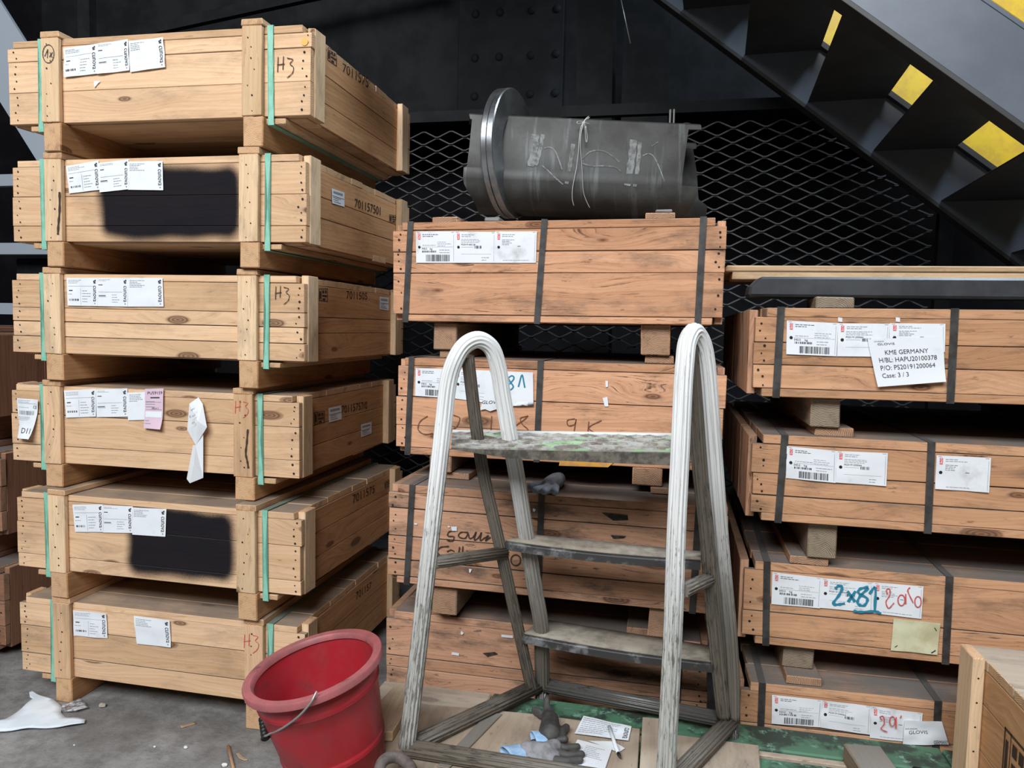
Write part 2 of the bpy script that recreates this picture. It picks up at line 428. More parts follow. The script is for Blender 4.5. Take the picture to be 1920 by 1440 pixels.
def kme_items(kind, seed, kg='540.0', po='PS20191200064'):
    r = random.Random(seed); I, G, Rr = M['ink'], M['inkg'], M['inkr']
    it = [('r', .06, .74, .12, .93, Rr), ('t', 'KME', .068, .755, .112, .915, M['paper'], -90)]
    hole = [('d', .09, .50, .0040, M['nail'])]
    it += fineprint(.17, .82, .58, .93, 2, I if kind == 'a' else G, r, .7)+hole
    it += [('r', .03, .965, .10, .975, G), ('r', .90, .965, .97, .975, G), ('r', .96, .05, .966, .9, G)]
    if kind == 'a':
        it += [('t', kg, .15, .42, .28, .48, I, 0), ('t', 'kg', .36, .40, .42, .48, I, 0)]+fineprint(.17, .54, .55, .60, 1, G, r)+fineprint(.55, .52, .9, .70, 3, G, r, .5)
        it += [('r', .15, .505, .95, .510, G)]+barcode(.16, .33, .52, .39, 16, r, I)+barcode(.26, .05, .86, .26, 26, r, I)+fineprint(.6, .3, .95, .46, 2, G, r, .5)
    elif kind == 'b':
        it += [('t', po, .16, .56, .50, .61, I, 0), ('r', .16, .50, .45, .506, G), ('r', .16, .28, .9, .285, G)]+fineprint(.16, .64, .68, .78, 3, G, r, .6)+barcode(.48, .46, .67, .55, 9, r, I)
        it += fineprint(.66, .06, .85, .22, 2, G, r, .5)
    else:
        it += fineprint(.17, .56, .5, .76, 4, G, r, .8)+fineprint(.2, .06, .9, .12, 1, G, r)+[('r', .55, .52, .62, .535, I)]
    return it

def ribbon(name, fr, strokes, width, mat, parent, y=None, x=None, lift=.0012, out=-1, smooth=True, each=None):
    """handwriting on a plane of a crate, one mesh, strokes given as seen"""
    if each:
        for q in strokes: ribbon(each, fr, [q], width, mat, parent, y, x, lift, out, smooth)
        return
    mb = MB()
    for pts in strokes:
        P = [fr.hit(*p, y=y, x=x) for p in pts]
        if smooth and len(P) > 2: P = pathsmooth(P, 5)
        b = len(mb.v); N_ = Vector((0, -1, 0)) if y is not None else Vector((1, 0, 0))
        for i, p in enumerate(P):
            d = (P[min(i+1, len(P)-1)]-P[max(i-1, 0)]).normalized(); o = d.cross(N_)*width/2*(1+.25*math.sin(i*1.7))
            mb.v.append(p+o+N_*lift); mb.v.append(p-o+N_*lift)
        for i in range(len(P)-1): mb.face([b+2*i, b+2*i+1, b+2*i+3, b+2*i+2], None, mat)
    return mb.build(name, parent)
def stencil(name, fr, st, px, mat, parent, y=None, x=None):
    tl, tr, br, bl = [fr.hit(*p, y=y, x=x) for p in px]; N_ = Vector((0, -1, 0)) if y is not None else Vector((1, 0, 0))
    vs, fs, _ = textmesh(st); mb = MB()
    for s_, t_ in vs: mb.v.append((bl*(1-s_)+br*s_)*(1-t_)+(tl*(1-s_)+tr*s_)*t_+N_*.0012)
    for f in fs: mb.face(list(f), None, mat)
    return mb.build(name, parent)
def stamp(name, fr, px, mat, parent, y=None, x=None):
    """small square wood-treatment stamp"""
    tl, tr, br, bl = [fr.hit(*p, y=y, x=x) for p in px]; N_ = Vector((0, -1, 0)) if y is not None else Vector((1, 0, 0)); mb = MB()
    def P(s_, t_): return (bl*(1-s_)+br*s_)*(1-t_)+(tl*(1-s_)+tr*s_)*t_+N_*.0012
    def R_(a, b, c, d): mb.quad([P(a, b), P(c, b), P(c, d), P(a, d)], mat)
    for q in ((0, 0, 1, .05), (0, .95, 1, 1), (0, 0, .06, 1), (.94, 0, 1, 1), (.24, 0, .28, 1), (.35, .62, .58, .86), (.66, .62, .86, .86), (.35, .36, .9, .5), (.4, .1, .7, .24), (.08, .2, .2, .8)): R_(*q)
    return mb.build(name, parent)

# ------------------------------------------------------------------ structure
M['floor'] = None
k = N('concrete_floor'); oc = k.n('ShaderNodeTexCoord').outputs['Object']
n1 = k.noise(oc, 2.2, 8, .68); n2 = k.noise(oc, 14, 8, .72); n3 = k.noise(oc, 110, 4, .7)
col = k.mix(k.rng(n1, .35, .65), (.17, .16, .15), (.34, .33, .32)); col = k.mix(k.math('MULTIPLY', k.rng(n2, .40, .68), .6), col, (.095, .087, .08))
col = k.mix(k.math('MULTIPLY', k.rng(n3, .58, .72), .45), col, (.33, .32, .31)); k.bump(k.math('ADD', n2, k.math('MULTIPLY', n3, .3)), .6, .012)
M['floor'] = k.fin(col, .75)
mb = MB(); mb.quad([(-9, -6, 0), (8, -6, 0), (8, 6, 0), (-9, 6, 0)], M['floor']); tag(mb.build('floor'), kind='structure')
M['soot'] = rough_mat('soot_steel', (.006, .006, .007), (.010, .010, .011), 3, .8, .0, bmp=.1, spec=.06)
M['soot2'] = rough_mat('dark_grey_steel', (.0085, .009, .010), (.015, .016, .0175), 4, .7, .0, bmp=.1, spec=.12)
mb = MB(); mb.box(-9, 8, 4.6, 4.7, 0, 6, M['soot']); tag(mb.build('wall_back'), kind='structure')
mb = MB(); mb.box(-9, 8, 3.45, 4.6, 4.9, 5.0, M['soot']); tag(mb.build('ceiling'), kind='structure')

def rest_on(mb, fr, low, eps=.0016):
    """cut the foot of the last box so that it stands flat on the crate below"""
    for v in mb.v[-8:-4]:
        w_ = low.i @ (fr.m @ v); v.z += (low.top+eps)-w_.z
# ------------------------------------------------------------------ crates, left stack
LW, LD, LH = 1.0185, .8257, .2518
LP = {1: ((-2.0384, 2.0073, 1.8519), .0027, .4572, .104), 2: ((-2.0502, 2.0182, 1.4929), -.9262, .4692, .100), 3: ((-2.066, 2.0244, 1.1415), -.1741, .1648, .1045),
      4: ((-2.0937, 2.0355, .7853), .449, .1144, .0955), 5: ((-2.0649, 2.0159, .438), -.9282, 0.0, .104), 6: ((-2.0675, 2.0209, .0830), .1227, .15, .0815)}
LB = {1: (77, 453, 509, [.38, .75]), 2: (83, 447, 502, [.19, .55]), 3: (82, 445, 499, [.21, .40, .57]), 4: (82, 438, 489, [.22, .62]), 5: (91, 443, 498, [.18, .60]), 6: (100, 458, 507, [.25, .62])}
LN = {1: 'pale wooden crate with a circled pencil mark, topmost of the tall left stack',
      2: 'pale wooden crate with black spray patch and three labels, second from top of left stack',
      3: 'pale wooden crate with straight label row and bare front, third from top of left stack',
      4: 'pale wooden crate with pink slip and twisted white paper, fourth from top of left stack',
      5: 'pale wooden crate with rounded black spray patch, second from bottom of left stack',
      6: 'pale wooden crate with two separate labels standing on the floor behind the red bucket'}
MIDV = {1: 150, 2: 375, 3: 600, 4: 800, 5: 1010, 6: 1200}
FR = {}
for i in range(6, 0, -1):
    loc, yw, ro, gap = LP[i]; xl, xr, xs, rows = LB[i]
    T = thing('wooden_crate', loc, LN[i], 'crate', rz=math.radians(yw), ry=math.radians(ro))
    fr = Frame(T); FR['L%d' % i] = fr; fr.top = LH+.018
    w, d, h = LW, LD, LH; lid = .021
    paint = {2: (.560, .116, .250, .112), 5: (.603, .127, .194, .114)}.get(i)
    fm = M['tan'] if not paint else wood('tan_wood_with_black_spray', TAN_L, TAN_D, dirt=.28, dust=.6, paint=paint, crack=.35)
    # front panel of boards
    mb = MB(); zs = [0]+[f*h for f in rows]+[h-lid]
    for a, b in zip(zs, zs[1:]):
        e = random.uniform(-.004, .003)
        mb.box(e, w-.001+random.uniform(-.003, .002), random.uniform(-.0012, .0008), .022, a+.0008, b-.0008, fm, 'x', M['end_t'], jit=.0007)
        nn = 2 if b-a < .06 else 4
        for q in range(nn):
            z = a+(b-a)*(q+.6)/(nn+.2)
            mb.disc((.022+random.uniform(-.006, .010), -.0016, z), random.uniform(.002, .0034), M['nail'])
            mb.disc((w-.018+random.uniform(-.010, .008), -.0016, z+random.uniform(-.004, .004)), random.uniform(.002, .004), M['nail'])
    fp = mb.build('front_panel', T, .0012)
    mb = MB()
    for a, b in zip(zs, zs[1:]): mb.box(0, w, d-.022, d, a+.001, b-.001, M['tan'], 'x', M['end_t'])
    mb.build('back_panel', T, .0012)
    # side panels, boards recessed behind corner cleats
    cuts = [0, h*random.uniform(.28, .36), h*random.uniform(.52, .62), h-lid]
    for sx, nm in ((0, 'side_panel'), (1, 'side_panel')):
        mb = MB(); x0, x1 = (w-.042, w-.022) if sx else (.022, .042)
        for a, b in zip(cuts, cuts[1:]):
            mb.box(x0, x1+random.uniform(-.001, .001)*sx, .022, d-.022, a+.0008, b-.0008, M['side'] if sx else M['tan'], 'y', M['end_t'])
        mb.build(nm, T, .0012)
        for y0 in (.0225, d-.087):
            mb = MB(); x0, x1 = (w-.022, w+.001) if sx else (-.001, .022)
            mb.box(x0, x1, y0, y0+.064, -.002, h+random.uniform(-.004, .003), M['tan2'], 'z', M['end_t'], jit=.0012)
            mb.build('corner_cleat', T, .002)
    # lid boards run across, their ends show on the right
    mb = MB(); y = -.001
    while y < d-.01:
        bw = min(random.uniform(.085, .13), d-y)
        mb.box((.016 if y < .01 else .012)+random.uniform(0, .006), w-.022-random.uniform(0, .006), y+.0006, y+bw-.0006, h-lid, h-random.uniform(0, .0015), M['tan'], 'x', M['end_t'], jit=.0006); y += bw
    mb.build('lid', T, .0015)
    mb = MB(); y = .023
    while y < d-.01:
        bw = min(random.uniform(.085, .13), d-y)
        mb.box(.02, w-.022-random.uniform(0, .008), y+.0006, y+bw-.0006, -.003-random.uniform(0, .002), .018, M['tan'], 'x', M['end_t']); y += bw
    mb.build('bottom_panel', T, .0015)
    xa = fr.hit(xl, MIDV[i], y=-.018).x; xb = fr.hit(xr, MIDV[i], y=-.018).x
    mb = MB(); mb.box(.075, xa+.03, .002, d-.02, -.021, -.0055, M['tan2'], 'y', M['end_t'], jit=.001); mb.build('base_board', T, .0015)
    mb = MB(); mb.box(xb+.03, w-.080, .002, d-.02, -.021, -.0055, M['tan2'], 'y', M['end_t'], jit=.001); mb.build('base_board', T, .0015)
    # battens with skid below and top batten above
    for px in (xl, xr):
        x0 = fr.hit(px, MIDV[i], y=-.018).x; bw = .062
        top = h+.018 if px == xl or i > 1 else h+.018
        mb = MB(); mb.box(x0, x0+bw, -.019, -.0018, -.001, top-.019, M['tan2'] if i in (1, 2, 3, 5) else M['tan'], 'z', M['end_t'], jit=.001)
        for q in range(7): mb.disc((x0+bw*.5+random.uniform(-.012, .012), -.0205, .02+q*.034+random.uniform(-.01, .01)), random.uniform(.0016, .003), M['nail'])
        mb.build('front_batten', T, .002)
        mb = MB(); mb.box(x0-.002, x0+bw+.003, -.0185, d+.01, top-.0185, top, M['tan'], 'y', M['end_t'], jit=.0012); mb.build('top_batten', T, .002)
        mb = MB(); sk = gap-.0185 if i < 6 else gap
        mb.box(x0+.003, x0+bw+.004, -.017, d+.008, -sk+.0005, -.0005, M['side'], 'y', M['end_t'], jit=.0015)
        if i < 6: rest_on(mb, fr, FR['L%d' % (i+1)])
        mb.build('skid', T, .003)
    # green plastic straps round the crate
    for sx in (xs, xl-1):
        x0 = fr.hit(sx, MIDV[i], y=-.002).x; sl = random.uniform(-.004, .004)
        mb = MB(); P = [(x0, -.0035, -.024), (x0-sl, -.0035, h+.002), (x0-sl, d*.5, h+.003), (x0-sl, d+.003, h+.002), (x0, d+.003, -.024)]
        mb.sweep([P[0]]+P[1:], [(-.0095, -.0006), (.0095, -.0006), (.0095, .0006), (-.0095, .0006)], M['green_strap'], up0=(0, -1, 0), caps=False, close=True, smooth=False)
        mb.build('strap', T)

def labels3(fr, quads, kinds, seed, par, fn=cun_items, mat='paper', wave=.003, **kw):
    for q, kd in zip(quads, kinds):
        seed += 1; sheet('shipping_label', fr, q, fn(kd, seed, **kw), M[mat], par, y=-.001, wave=wave, seed=seed)
f = FR['L1']
labels3(f, [[(121, 92), (184, 83), (185, 139), (123, 146)], [(184, 83), (243, 75), (245, 133), (185, 140)], [(243, 78), (308, 71), (312, 127), (246, 136)]], 'abc', 10, f.o, wave=.008)
mb = MB(); p_ = f.hit(571, 78, y=-.0022); mb.disc((p_.x, -.0022, p_.z), .011, M['orange_s'], n=11); mb.build('resin_spot', f.o)
sheet('paper_scrap', f, [(177, 153), (190, 152), (184, 158), (178, 165)], [], M['paper'], f.o, y=-.001)
f = FR['L2']
labels3(f, [[(125, 312), (186, 301), (190, 356), (131, 363)], [(186, 306), (242, 299), (243, 355), (188, 361)], [(241, 303), (306, 302), (307, 357), (241, 356)]], 'abc', 20, f.o)
f = FR['L3']
labels3(f, [[(126, 521), (184, 521), (184, 574), (128, 573)], [(183, 521), (241, 521), (241, 575), (184, 574)], [(241, 521), (306, 521), (308, 575), (241, 575)]], 'abc', 30, f.o)
f = FR['L4']
labels3(f, [[(121, 732), (181, 729), (181, 781), (125, 783)], [(181, 730), (240, 728), (241, 781), (182, 782)], [(240, 736), (306, 733), (305, 786), (241, 788)]], 'abc', 40, f.o)
I_, G_ = M['ink'], M['inkg']; rr = random.Random(5)
sheet('pink_slip', f, [(274, 729), (309, 728), (307, 804), (273, 802)], [('t', 'PUS9159', .15, .86, .95, .93, I_, 0), ('r', .3, .76, .8, .79, I_), ('r', .05, .66, .9, .668, G_), ('r', .05, .47, .95, .478, G_), ('t', 'HELLA 3', .4, .49, .75, .53, I_, 0), ('r', .05, .28, .95, .43, M['paper'])]+barcode(.2, .30, .85, .40, 14, rr, I_)+fineprint(.05, .52, .9, .72, 3, G_, rr)+fineprint(.05, .1, .5, .24, 2, G_, rr), M['pink'], f.o, y=-.001, wave=.004, seed=3, lift=.0032, curl=.012)
sheet('white_tag', f, [(35, 746), (75, 749), (66, 822), (40, 820)], [('t', 'D11', .25, .13, .82, .26, M['ink'], 0), ('t', 'CE', .78, .76, .95, .84, I_, 0), ('r', .05, .78, .6, .787, G_), ('r', .05, .88, .95, .887, G_)]+barcode(.12, .60, .85, .70, 16, rr, G_)+fineprint(.05, .9, .7, .98, 2, G_, rr)+fineprint(.05, .45, .9, .56, 3, G_, rr), M['paper'], f.o, y=-.001, wave=.012, seed=8, curl=.02)
# twisted white paper hanging from the crate
def freepaper(name, fr, pts, mat, parent, faces, y):
    mb = MB(); P = [fr.hit(u, v, y=y-dy) for u, v, dy in pts]
    mb.v = P
    for q in faces: mb.face(list(q), None, mat)
    o = mb.build(name, parent); s = o.modifiers.new('s', 'SOLIDIFY'); s.thickness = .0006; return o
freepaper('twisted_paper', f, [(355, 757, .004), (372, 745, .006), (380, 757, .010), (388, 801, .024), (367, 835, .022), (351, 806, .006), (371, 790, .035), (381, 815, .020), (381, 896, .012), (356, 906, .022), (350, 898, .008), (362, 834, .006), (364, 868, .03)],
          M['paper'], f.o, [(0, 5, 6), (0, 6, 1), (1, 6, 2), (2, 6, 3), (5, 4, 6), (6, 4, 3), (11, 10, 12), (10, 9, 12), (4, 12, 8, 7), (12, 9, 8), (11, 12, 4)], -.001)
for q_, w_ in (('rger', [(358, 768), (366, 764), (366, 768), (358, 772)]), ('K.och', [(356, 779), (367, 776), (367, 780), (356, 784)]), ('35.', [(360, 792), (367, 789), (367, 793), (360, 796)])): stencil('printed_text', f, w_ and q_, w_, M['ink'], f.o, y=-.037)
f = FR['L5']
labels3(f, [[(137, 946), (194, 945), (195, 997), (142, 997)], [(193, 947), (250, 949), (250, 999), (194, 998)], [(249, 951), (313, 954), (311, 1006), (249, 1002)]], 'abc', 50, f.o)
f = FR['L6']
labels3(f, [[(139, 1143), (201, 1149), (203, 1196), (140, 1191)], [(252, 1154), (320, 1162), (322, 1213), (258, 1206)]], 'ac', 60, f.o, wave=.006)
# handwriting and stencils on the pale crates
def circ(cx, cy, rx, ry, n=14): return [(cx+rx*math.cos(2*math.pi*i/n), cy+ry*math.sin(2*math.pi*i/n)) for i in range(n+1)]
def H3(cx, cy, s):
    return [[(cx-12*s, cy-14*s), (cx-13*s, cy+12*s)], [(cx-3*s, cy-15*s), (cx-4*s, cy+8*s)], [(cx-14*s, cy), (cx-1*s, cy-2*s)],
            [(cx+3*s, cy-12*s), (cx+13*s, cy-9*s), (cx+8*s, cy-2*s), (cx+14*s, cy+4*s), (cx+12*s, cy+14*s), (cx+3*s, cy+22*s)]]
ribbon('handwriting', FR['L1'], [circ(91, 101, 10.5, 17), [(84, 106), (88, 97), (90, 93), (89, 109)], [(94, 98), (98, 108)], [(99, 98), (93, 107)]], .0022, M['ink'], FR['L1'].o, y=-.0195)
ribbon('handwriting', FR['L1'], H3(535, 122, 1.1), .0022, M['pencil'], FR['L1'].o, y=-.0015)
ribbon('handwriting', FR['L3'], H3(529, 550, .95), .0020, M['pencil'], FR['L3'].o, y=-.0015)
ribbon('red_handwriting', FR['L4'], H3(453, 764, .9), .0018, M['redpen'], FR['L4'].o, y=-.0195)
ribbon('red_handwriting', FR['L6'], H3(471, 1203, 1.0), .0020, M['redpen'], FR['L6'].o, y=-.0195)
ribbon('black_scratch', FR['L4'], [[(465, 805), (463, 830), (461, 850), (464, 865), (466, 878)]], .006, M['pencil'], FR['L4'].o, y=-.0195)
ribbon('black_scratch', FR['L2'], [[(112, 360), (112, 395), (110, 420), (109, 440)]], .007, M['pencil'], FR['L2'].o, y=-.0195)
sx_ = LW-.0215
for nm, st, q in (('L1', '7011575', [(642, 118), (690, 146), (690, 165), (642, 134)]), ('L2', '701157501', [(665, 372), (713, 388), (713, 404), (665, 388)]), ('L3', '7011505', [(649, 545), (688, 549), (688, 562), (649, 560)]),
                  ('L4', '70115757/0', [(640, 761), (688, 752), (688, 766), (640, 775)]), ('L5', '7011575', [(661, 928), (702, 909), (702, 923), (661, 944)]), ('L6', '701157', [(667, 1111), (696, 1090), (696, 1102), (667, 1125)])):
    stencil('stencil_number', FR[nm], st, q, M['brand'], FR[nm].o, x=sx_)
for nm, q in (('L1', [(614, 88), (631, 98), (631, 125), (614, 113)]), ('L2', [(730, 402), (745, 404), (745, 419), (730, 416)]), ('L3', [(598, 541), (614, 541), (614, 566), (598, 564)]), ('L4', [(589, 773), (608, 770), (608, 793), (589, 797)]), ('L5', [(721, 903), (731, 898), (731, 911), (721, 917)])):
    stamp('treatment_stamp', FR[nm], q, M['brand'], FR[nm].o, x=sx_)
rr = random.Random(9)
for nm, q in (('L2', [(621, 353), (645, 361), (645, 388), (622, 381)]), ('L3', [(711, 556), (728, 558), (728, 582), (711, 580)]), ('L4', [(615, 765), (639, 760), (640, 786), (616, 792)]), ('L4', [(676, 796), (696, 791), (696, 812), (676, 820)])):
    sheet('side_label', FR[nm], q, [('r', .1, .72, .85, .86, M['inkg']), ('r', .03, .5, .97, .53, I_)]+fineprint(.1, .1, .9, .5, 3, I_, rr), M['paper'], FR[nm].o, x=sx_, wave=.001)

# ------------------------------------------------------------------ crates, steel strapped
def steel_crate(key, loc, yw, ro, w, d, h, gap, rows, straps, skids, label, mat, endm='end_r', board=.022, boards=None, cleat=.0, group=None, fullskid=True):
    T = thing('strapped_crate', loc, label, 'crate', group, rz=math.radians(yw), ry=math.radians(ro)); fr = Frame(T); FR[key] = fr; fr.top = h+(board if boards else 0)
    E_ = M[endm]; lid = .024; sk = .021; mt = M[mat]
    mb = MB(); zs = [sk]+[f*h for f in rows]+[h-lid]
    for a, b in zip(zs, zs[1:]):
        mb.box(random.uniform(-.003, .003), w+random.uniform(-.003, .003), random.uniform(-.001, .001), .024, a+.0009, b-.0009, mt, 'x', E_, jit=.001)
        nn = 2 if b-a < .055 else 3
        for q in range(nn):
            z = a+(b-a)*(q+.6)/(nn+.2)
            for xx in (.02, w-.022): mb.disc((xx+random.uniform(-.008, .008), -.0016, z+random.uniform(-.006, .006)), random.uniform(.002, .0038), M['nail'])
    mb.build('front_panel', T, .0014)
    mb = MB(); mb.box(0, w, d-.024, d, sk, h-lid, mt, 'x', E_); mb.build('back_panel', T, .0014)
    for sx in (0, 1):
        mb = MB()
        x0, x1 = (w-.022, w-.001) if sx else (-cleat+.001, .022-cleat)
        y = .0245
        for q in range(4):
            yb = y+(d-.049)/4; mb.box(x0, x1, y+.001, yb-.001, .004, h-.006, M['redA'] if mat == 'right' else mt, 'z', E_, jit=.001); y = yb
        mb.build('end_panel', T, .0014)
    mb = MB(); y = -.001
    while y < d-.02:
        bw = min(random.uniform(.10, .16), d-y); mb.box(.024+random.uniform(-.004, .006), w-.026+random.uniform(-.005, .005), y+.001, y+bw-.001, h-lid, h-random.uniform(0, .0015), mt, 'x', E_, jit=.0008); y += bw
    mb.build('lid', T, .0016)
    mb = MB(); y = -.002
    while y < d-.02:
        bw = min(random.uniform(.10, .16), d-y); mb.box(.026+random.uniform(-.004, .006), w-.028, y+.001, y+bw-.001, random.uniform(0, .0015), sk, mt, 'x', E_, jit=.0008); y += bw
    mb.build('bottom_panel', T, .0016)
    for (u0, u1) in straps:
        z0 = 0
        xt = u0; xb = u1
        mb = MB(); P = [(xb, -.0035, -.0015), (xt, -.0035, h+.0012), (xt+.01, d*.5, h+.0015), (xt, d+.003, h+.0012), (xb, d+.003, -.0015)]
        mb.sweep(P, [(-.0088, -.0006), (.0088, -.0006), (.0088, .0006), (-.0088, .0006)], M['steel_strap'], up0=(0, -1, 0), caps=False, close=True, smooth=False)
        mb.build('strap', T)
    for j, (x0, x1, ydep) in enumerate(skids):
        z0 = -gap+(board if fullskid else 0)
        mb = MB(); mb.box(x0, x1, ydep, d-.02, z0+.0006, -.0005, M['grey'] if mat == 'right' or j == 0 else mt, 'y', E_ if mat != 'right' else M['end_g'], jit=.0025)
        lk = key[0]+str(int(key[1])+1)
        if lk in FR: rest_on(mb, fr, FR[lk])
        mb.build('skid', T, .003)
    for (x0, x1, y0) in (boards or []):
        mb = MB(); mb.box(x0, x1, y0, d-.02, h+.0004, h+board, mt, 'y', E_, jit=.001); mb.build('top_batten', T, .002)
    return T, fr
MW, MDp, MH = .9396, .95, .289
PPM = 623/.9396
def lx(px, left=737, w=623, W_=MW): return (px-left)/w*W_
def S2(l, left, w=623, W_=MW): return [(lx(a, left, w, W_), lx(b, left, w, W_)) for a, b in l]
steel_crate('M4', (-.8013, 2.0603, .1103), 0, 0, MW, MDp, MH, .1103, [.20, .40, .52], S2([(1036, 1034), (1296, 1294)], 724), [(.12, .19, .04), (.74, .81, .04)],
            'scuffed reddish crate without labels at the bottom of the middle stack', 'redA', boards=[(.125, .20, .0), (.715, .79, .0)], board=.0215, fullskid=False)
steel_crate('M3', (-.7707, 1.9922, .5106), -.617, .128, MW, MDp, MH, .110, [.24, .48, .76], S2([(775, 766), (1023, 1020), (1300, 1296)], 727), [(.128, .205, .02), (.745, .822, .02)],
            'worn reddish crate with black handwriting, third in the middle stack behind the ladder', 'redA', boards=[(.135, .205, .115), (.735, .815, .10)], board=.0195)
steel_crate('M2', (-.7837, 2.0898, .8696), -.113, -.062, MW, MDp, MH, .070, [.30, .60], S2([(776, 769), (1032, 1028), (1310, 1306)], 746), [(.105, .172, .0), (.70, .78, .0)],
            'reddish strapped crate with torn label and chalked scrawl, second in the middle stack', 'red', boards=[(.118, .192, .04), (.722, .80, .04)])
steel_crate('M1', (-.7971, 2.0896, 1.2635), -.457, -.295, MW, MDp, MH, .105, [.49, .70], S2([(774, 764), (1036, 1025), (1322, 1318)], 739), [(.113, .185, .03), (.722, .800, .03)],
            'reddish strapped crate topmost of the middle stack, under the steel channel', 'red', boards=[(lx(812, 739), lx(862, 739), .025), (lx(1220, 739), lx(1272, 739), .02)], board=.017)
RWd, RDp, RH = 1.1, .95, .224
def rx(fr_loc, yw, ro, u, v):
    T = bpy.data.objects.new('t', None); T.location = fr_loc; T.rotation_euler = (0, math.radians(ro), math.radians(yw)); f_ = Frame(T); x = f_.hit(u, v, y=-.003).x; bpy.data.objects.remove(T); return x
for key, loc, yw, ro, gap, rows, sp, skp, lab in (
    ('R4', (.2227, 1.9902, .1101), .9104, -.1775, .1101, [.5], [((1429, 1290), (1428, 1340)), ((1759, 1320), (1757, 1370))], (1470, 1530, 0, 0), 'brown strapped crate at the bottom of the right stack, half hidden by green pallet'),
    ('R3', (.2222, 2.0231, .4262), -.503, 0, .0921, [.40], [((1438, 1060), (1436, 1205)), ((1780, 1090), (1773, 1240))], (1472, 1532, 1473, 1534), 'brown strapped crate with blue 2x81 marking, third in the right stack'),
    ('R2', (.2236, 1.9817, .7691), -.355, .0885, .1189, [.30, .55], [((1471, 830), (1459, 970)), ((1746, 840), (1740, 990))], (1519, 1577, 1470, 1541), 'brown strapped crate with a lone label right of its strap, second in right stack'),
    ('R1', (.2118, 1.9627, 1.0915), -.12, -.24, .0984, [.36, .61], [((1464, 590), (1455, 740)), ((1790, 590), (1782, 750))], (1525, 1583, 1522, 1594), 'brown strapped crate with large printed shipping sheet, topmost of the right stack')):
    st = [(rx(loc, yw, ro, *a), rx(loc, yw, ro, *b)) for a, b in sp]+[(1.02, 1.018)]
    v = sp[0][1][1]+20
    s0, s1 = rx(loc, yw, ro, skp[0], v), rx(loc, yw, ro, skp[1], v)
    brd = None
    steel_crate(key, loc, yw, ro, RWd, RDp, RH, gap, rows, st, [(s0, s1, .03), (.86, .94, .03)], lab, 'right', 'end_r', cleat=.012, board=.022, fullskid=(key != 'R4'),
                boards={'R2': [(.150, .242, .025), (.86, .95, .03)], 'R3': [(.110, .205, .0), (.86, .95, .03)], 'R4': [(.113, .200, .01), (.86, .95, .03)]}.get(key))
f = FR['M1']
labels3(f, [[(780, 434), (854, 434), (854, 493), (781, 493)], [(853, 434), (930, 435), (929, 493), (854, 493)], [(929, 434), (1007, 434), (1005, 493), (928, 493)]], 'abc', 70, f.o, kme_items, 'paper_d', .003, kg='740.0', po='PS20191400128')
f = FR['M2']
labels3(f, [[(780, 690), (853, 692), (853, 747), (779, 742)], [(853, 692), (925, 695), (925, 757), (853, 747)]], 'ab', 80, f.o, kme_items, 'paper', .003, kg='740.0', po='PS20191400128')
sheet('torn_label', f, [(924, 695), (1000, 698), (1001, 770), (900, 770)], [('t', 'GLOVIS', .0, .18, .35, .26, M['ink'], 0), ('s', [(.50, .90), (.43, .84), (.48, .75), (.57, .62), (.50, .53), (.43, .60), (.55, .80), (.54, .88), (.48, .90)], .004, M['teal']), ('s', [(.68, .62), (.74, .93), (.82, .60)], .004, M['teal'])], M['paper'], f.o, y=-.001, wave=.006, seed=4, lift=.003, torn=lambda s_: .02+.0*s_+(.28*max(0, s_-.45)/.55)+.03*math.sin(s_*23))
ribbon('chalk_scrawl', f, [[(802, 780), (788, 790), (784, 805), (796, 814), (812, 812)], [(850, 778), (862, 784), (856, 800), (846, 806), (862, 806)], [(922, 780), (920, 812)], [(990, 780), (976, 784), (980, 796), (990, 806), (972, 812), (966, 800), (984, 786), (990, 779)], [(1078, 785), (1064, 788), (1066, 798), (1078, 795), (1080, 786), (1076, 812)], [(1104, 790), (1102, 815)], [(1128, 788), (1104, 802), (1124, 816)]], .0030, M['crayon'], f.o, y=-.001, each='chalk_stroke')
for q in ([(1135, 714), (1140, 714), (1140, 725), (1136, 726)], [(1130, 746), (1139, 744), (1141, 762), (1134, 762)]): sheet('paper_scrap', f, q, [], M['paper'], f.o, y=-.001, nx=2, ny=2)
M['orange'] = rough_mat('orange_paint', (.80, .40, .05), (.6, .3, .12), 30, .6, bmp=0)
sheet('orange_mark', f, [(1050, 862), (1152, 866), (1140, 876), (1048, 873)], [], M['orange'], f.o, y=-.003, nx=6, ny=2, wave=.0003)
f = FR['M3']
ribbon('black_handwriting', f, [[(854, 995), (842, 997), (840, 1005), (851, 1006), (848, 1014), (838, 1013)], [(878, 998), (864, 998), (860, 1006), (872, 1009), (878, 1000), (880, 1009), (887, 1007), (893, 997), (889, 1012), (897, 1008), (903, 998), (900, 1013), (908, 1009), (916, 1004), (910, 1014), (920, 1007)], [(842, 1024), (826, 1026), (820, 1034), (826, 1042)], [(838, 1034), (846, 1031), (852, 1034)], [(862, 1025), (860, 1038)], [(868, 1024), (867, 1038)], [(874, 1033), (882, 1034)], circ(967, 1050, 9, 10), [(990, 1054), (984, 1058)]], .0034, M['pencil'], f.o, y=-.001, each='pen_stroke')
for q in ([(846, 987), (857, 987), (857, 995), (848, 995)], [(777, 980), (783, 981), (782, 984), (777, 983)], [(1000, 952), (1005, 955), (1002, 960), (999, 957)], [(880, 1066), (885, 1067), (882, 1074), (880, 1072)], [(840, 985), (845, 987), (843, 989), (840, 988)]): sheet('paper_scrap', f, q, [], M['paper'], f.o, y=-.001, nx=2, ny=2)
M['soot_mark'] = rough_mat('burn_mark', (.02, .016, .014), (.07, .045, .03), 60, .8, bmp=0)
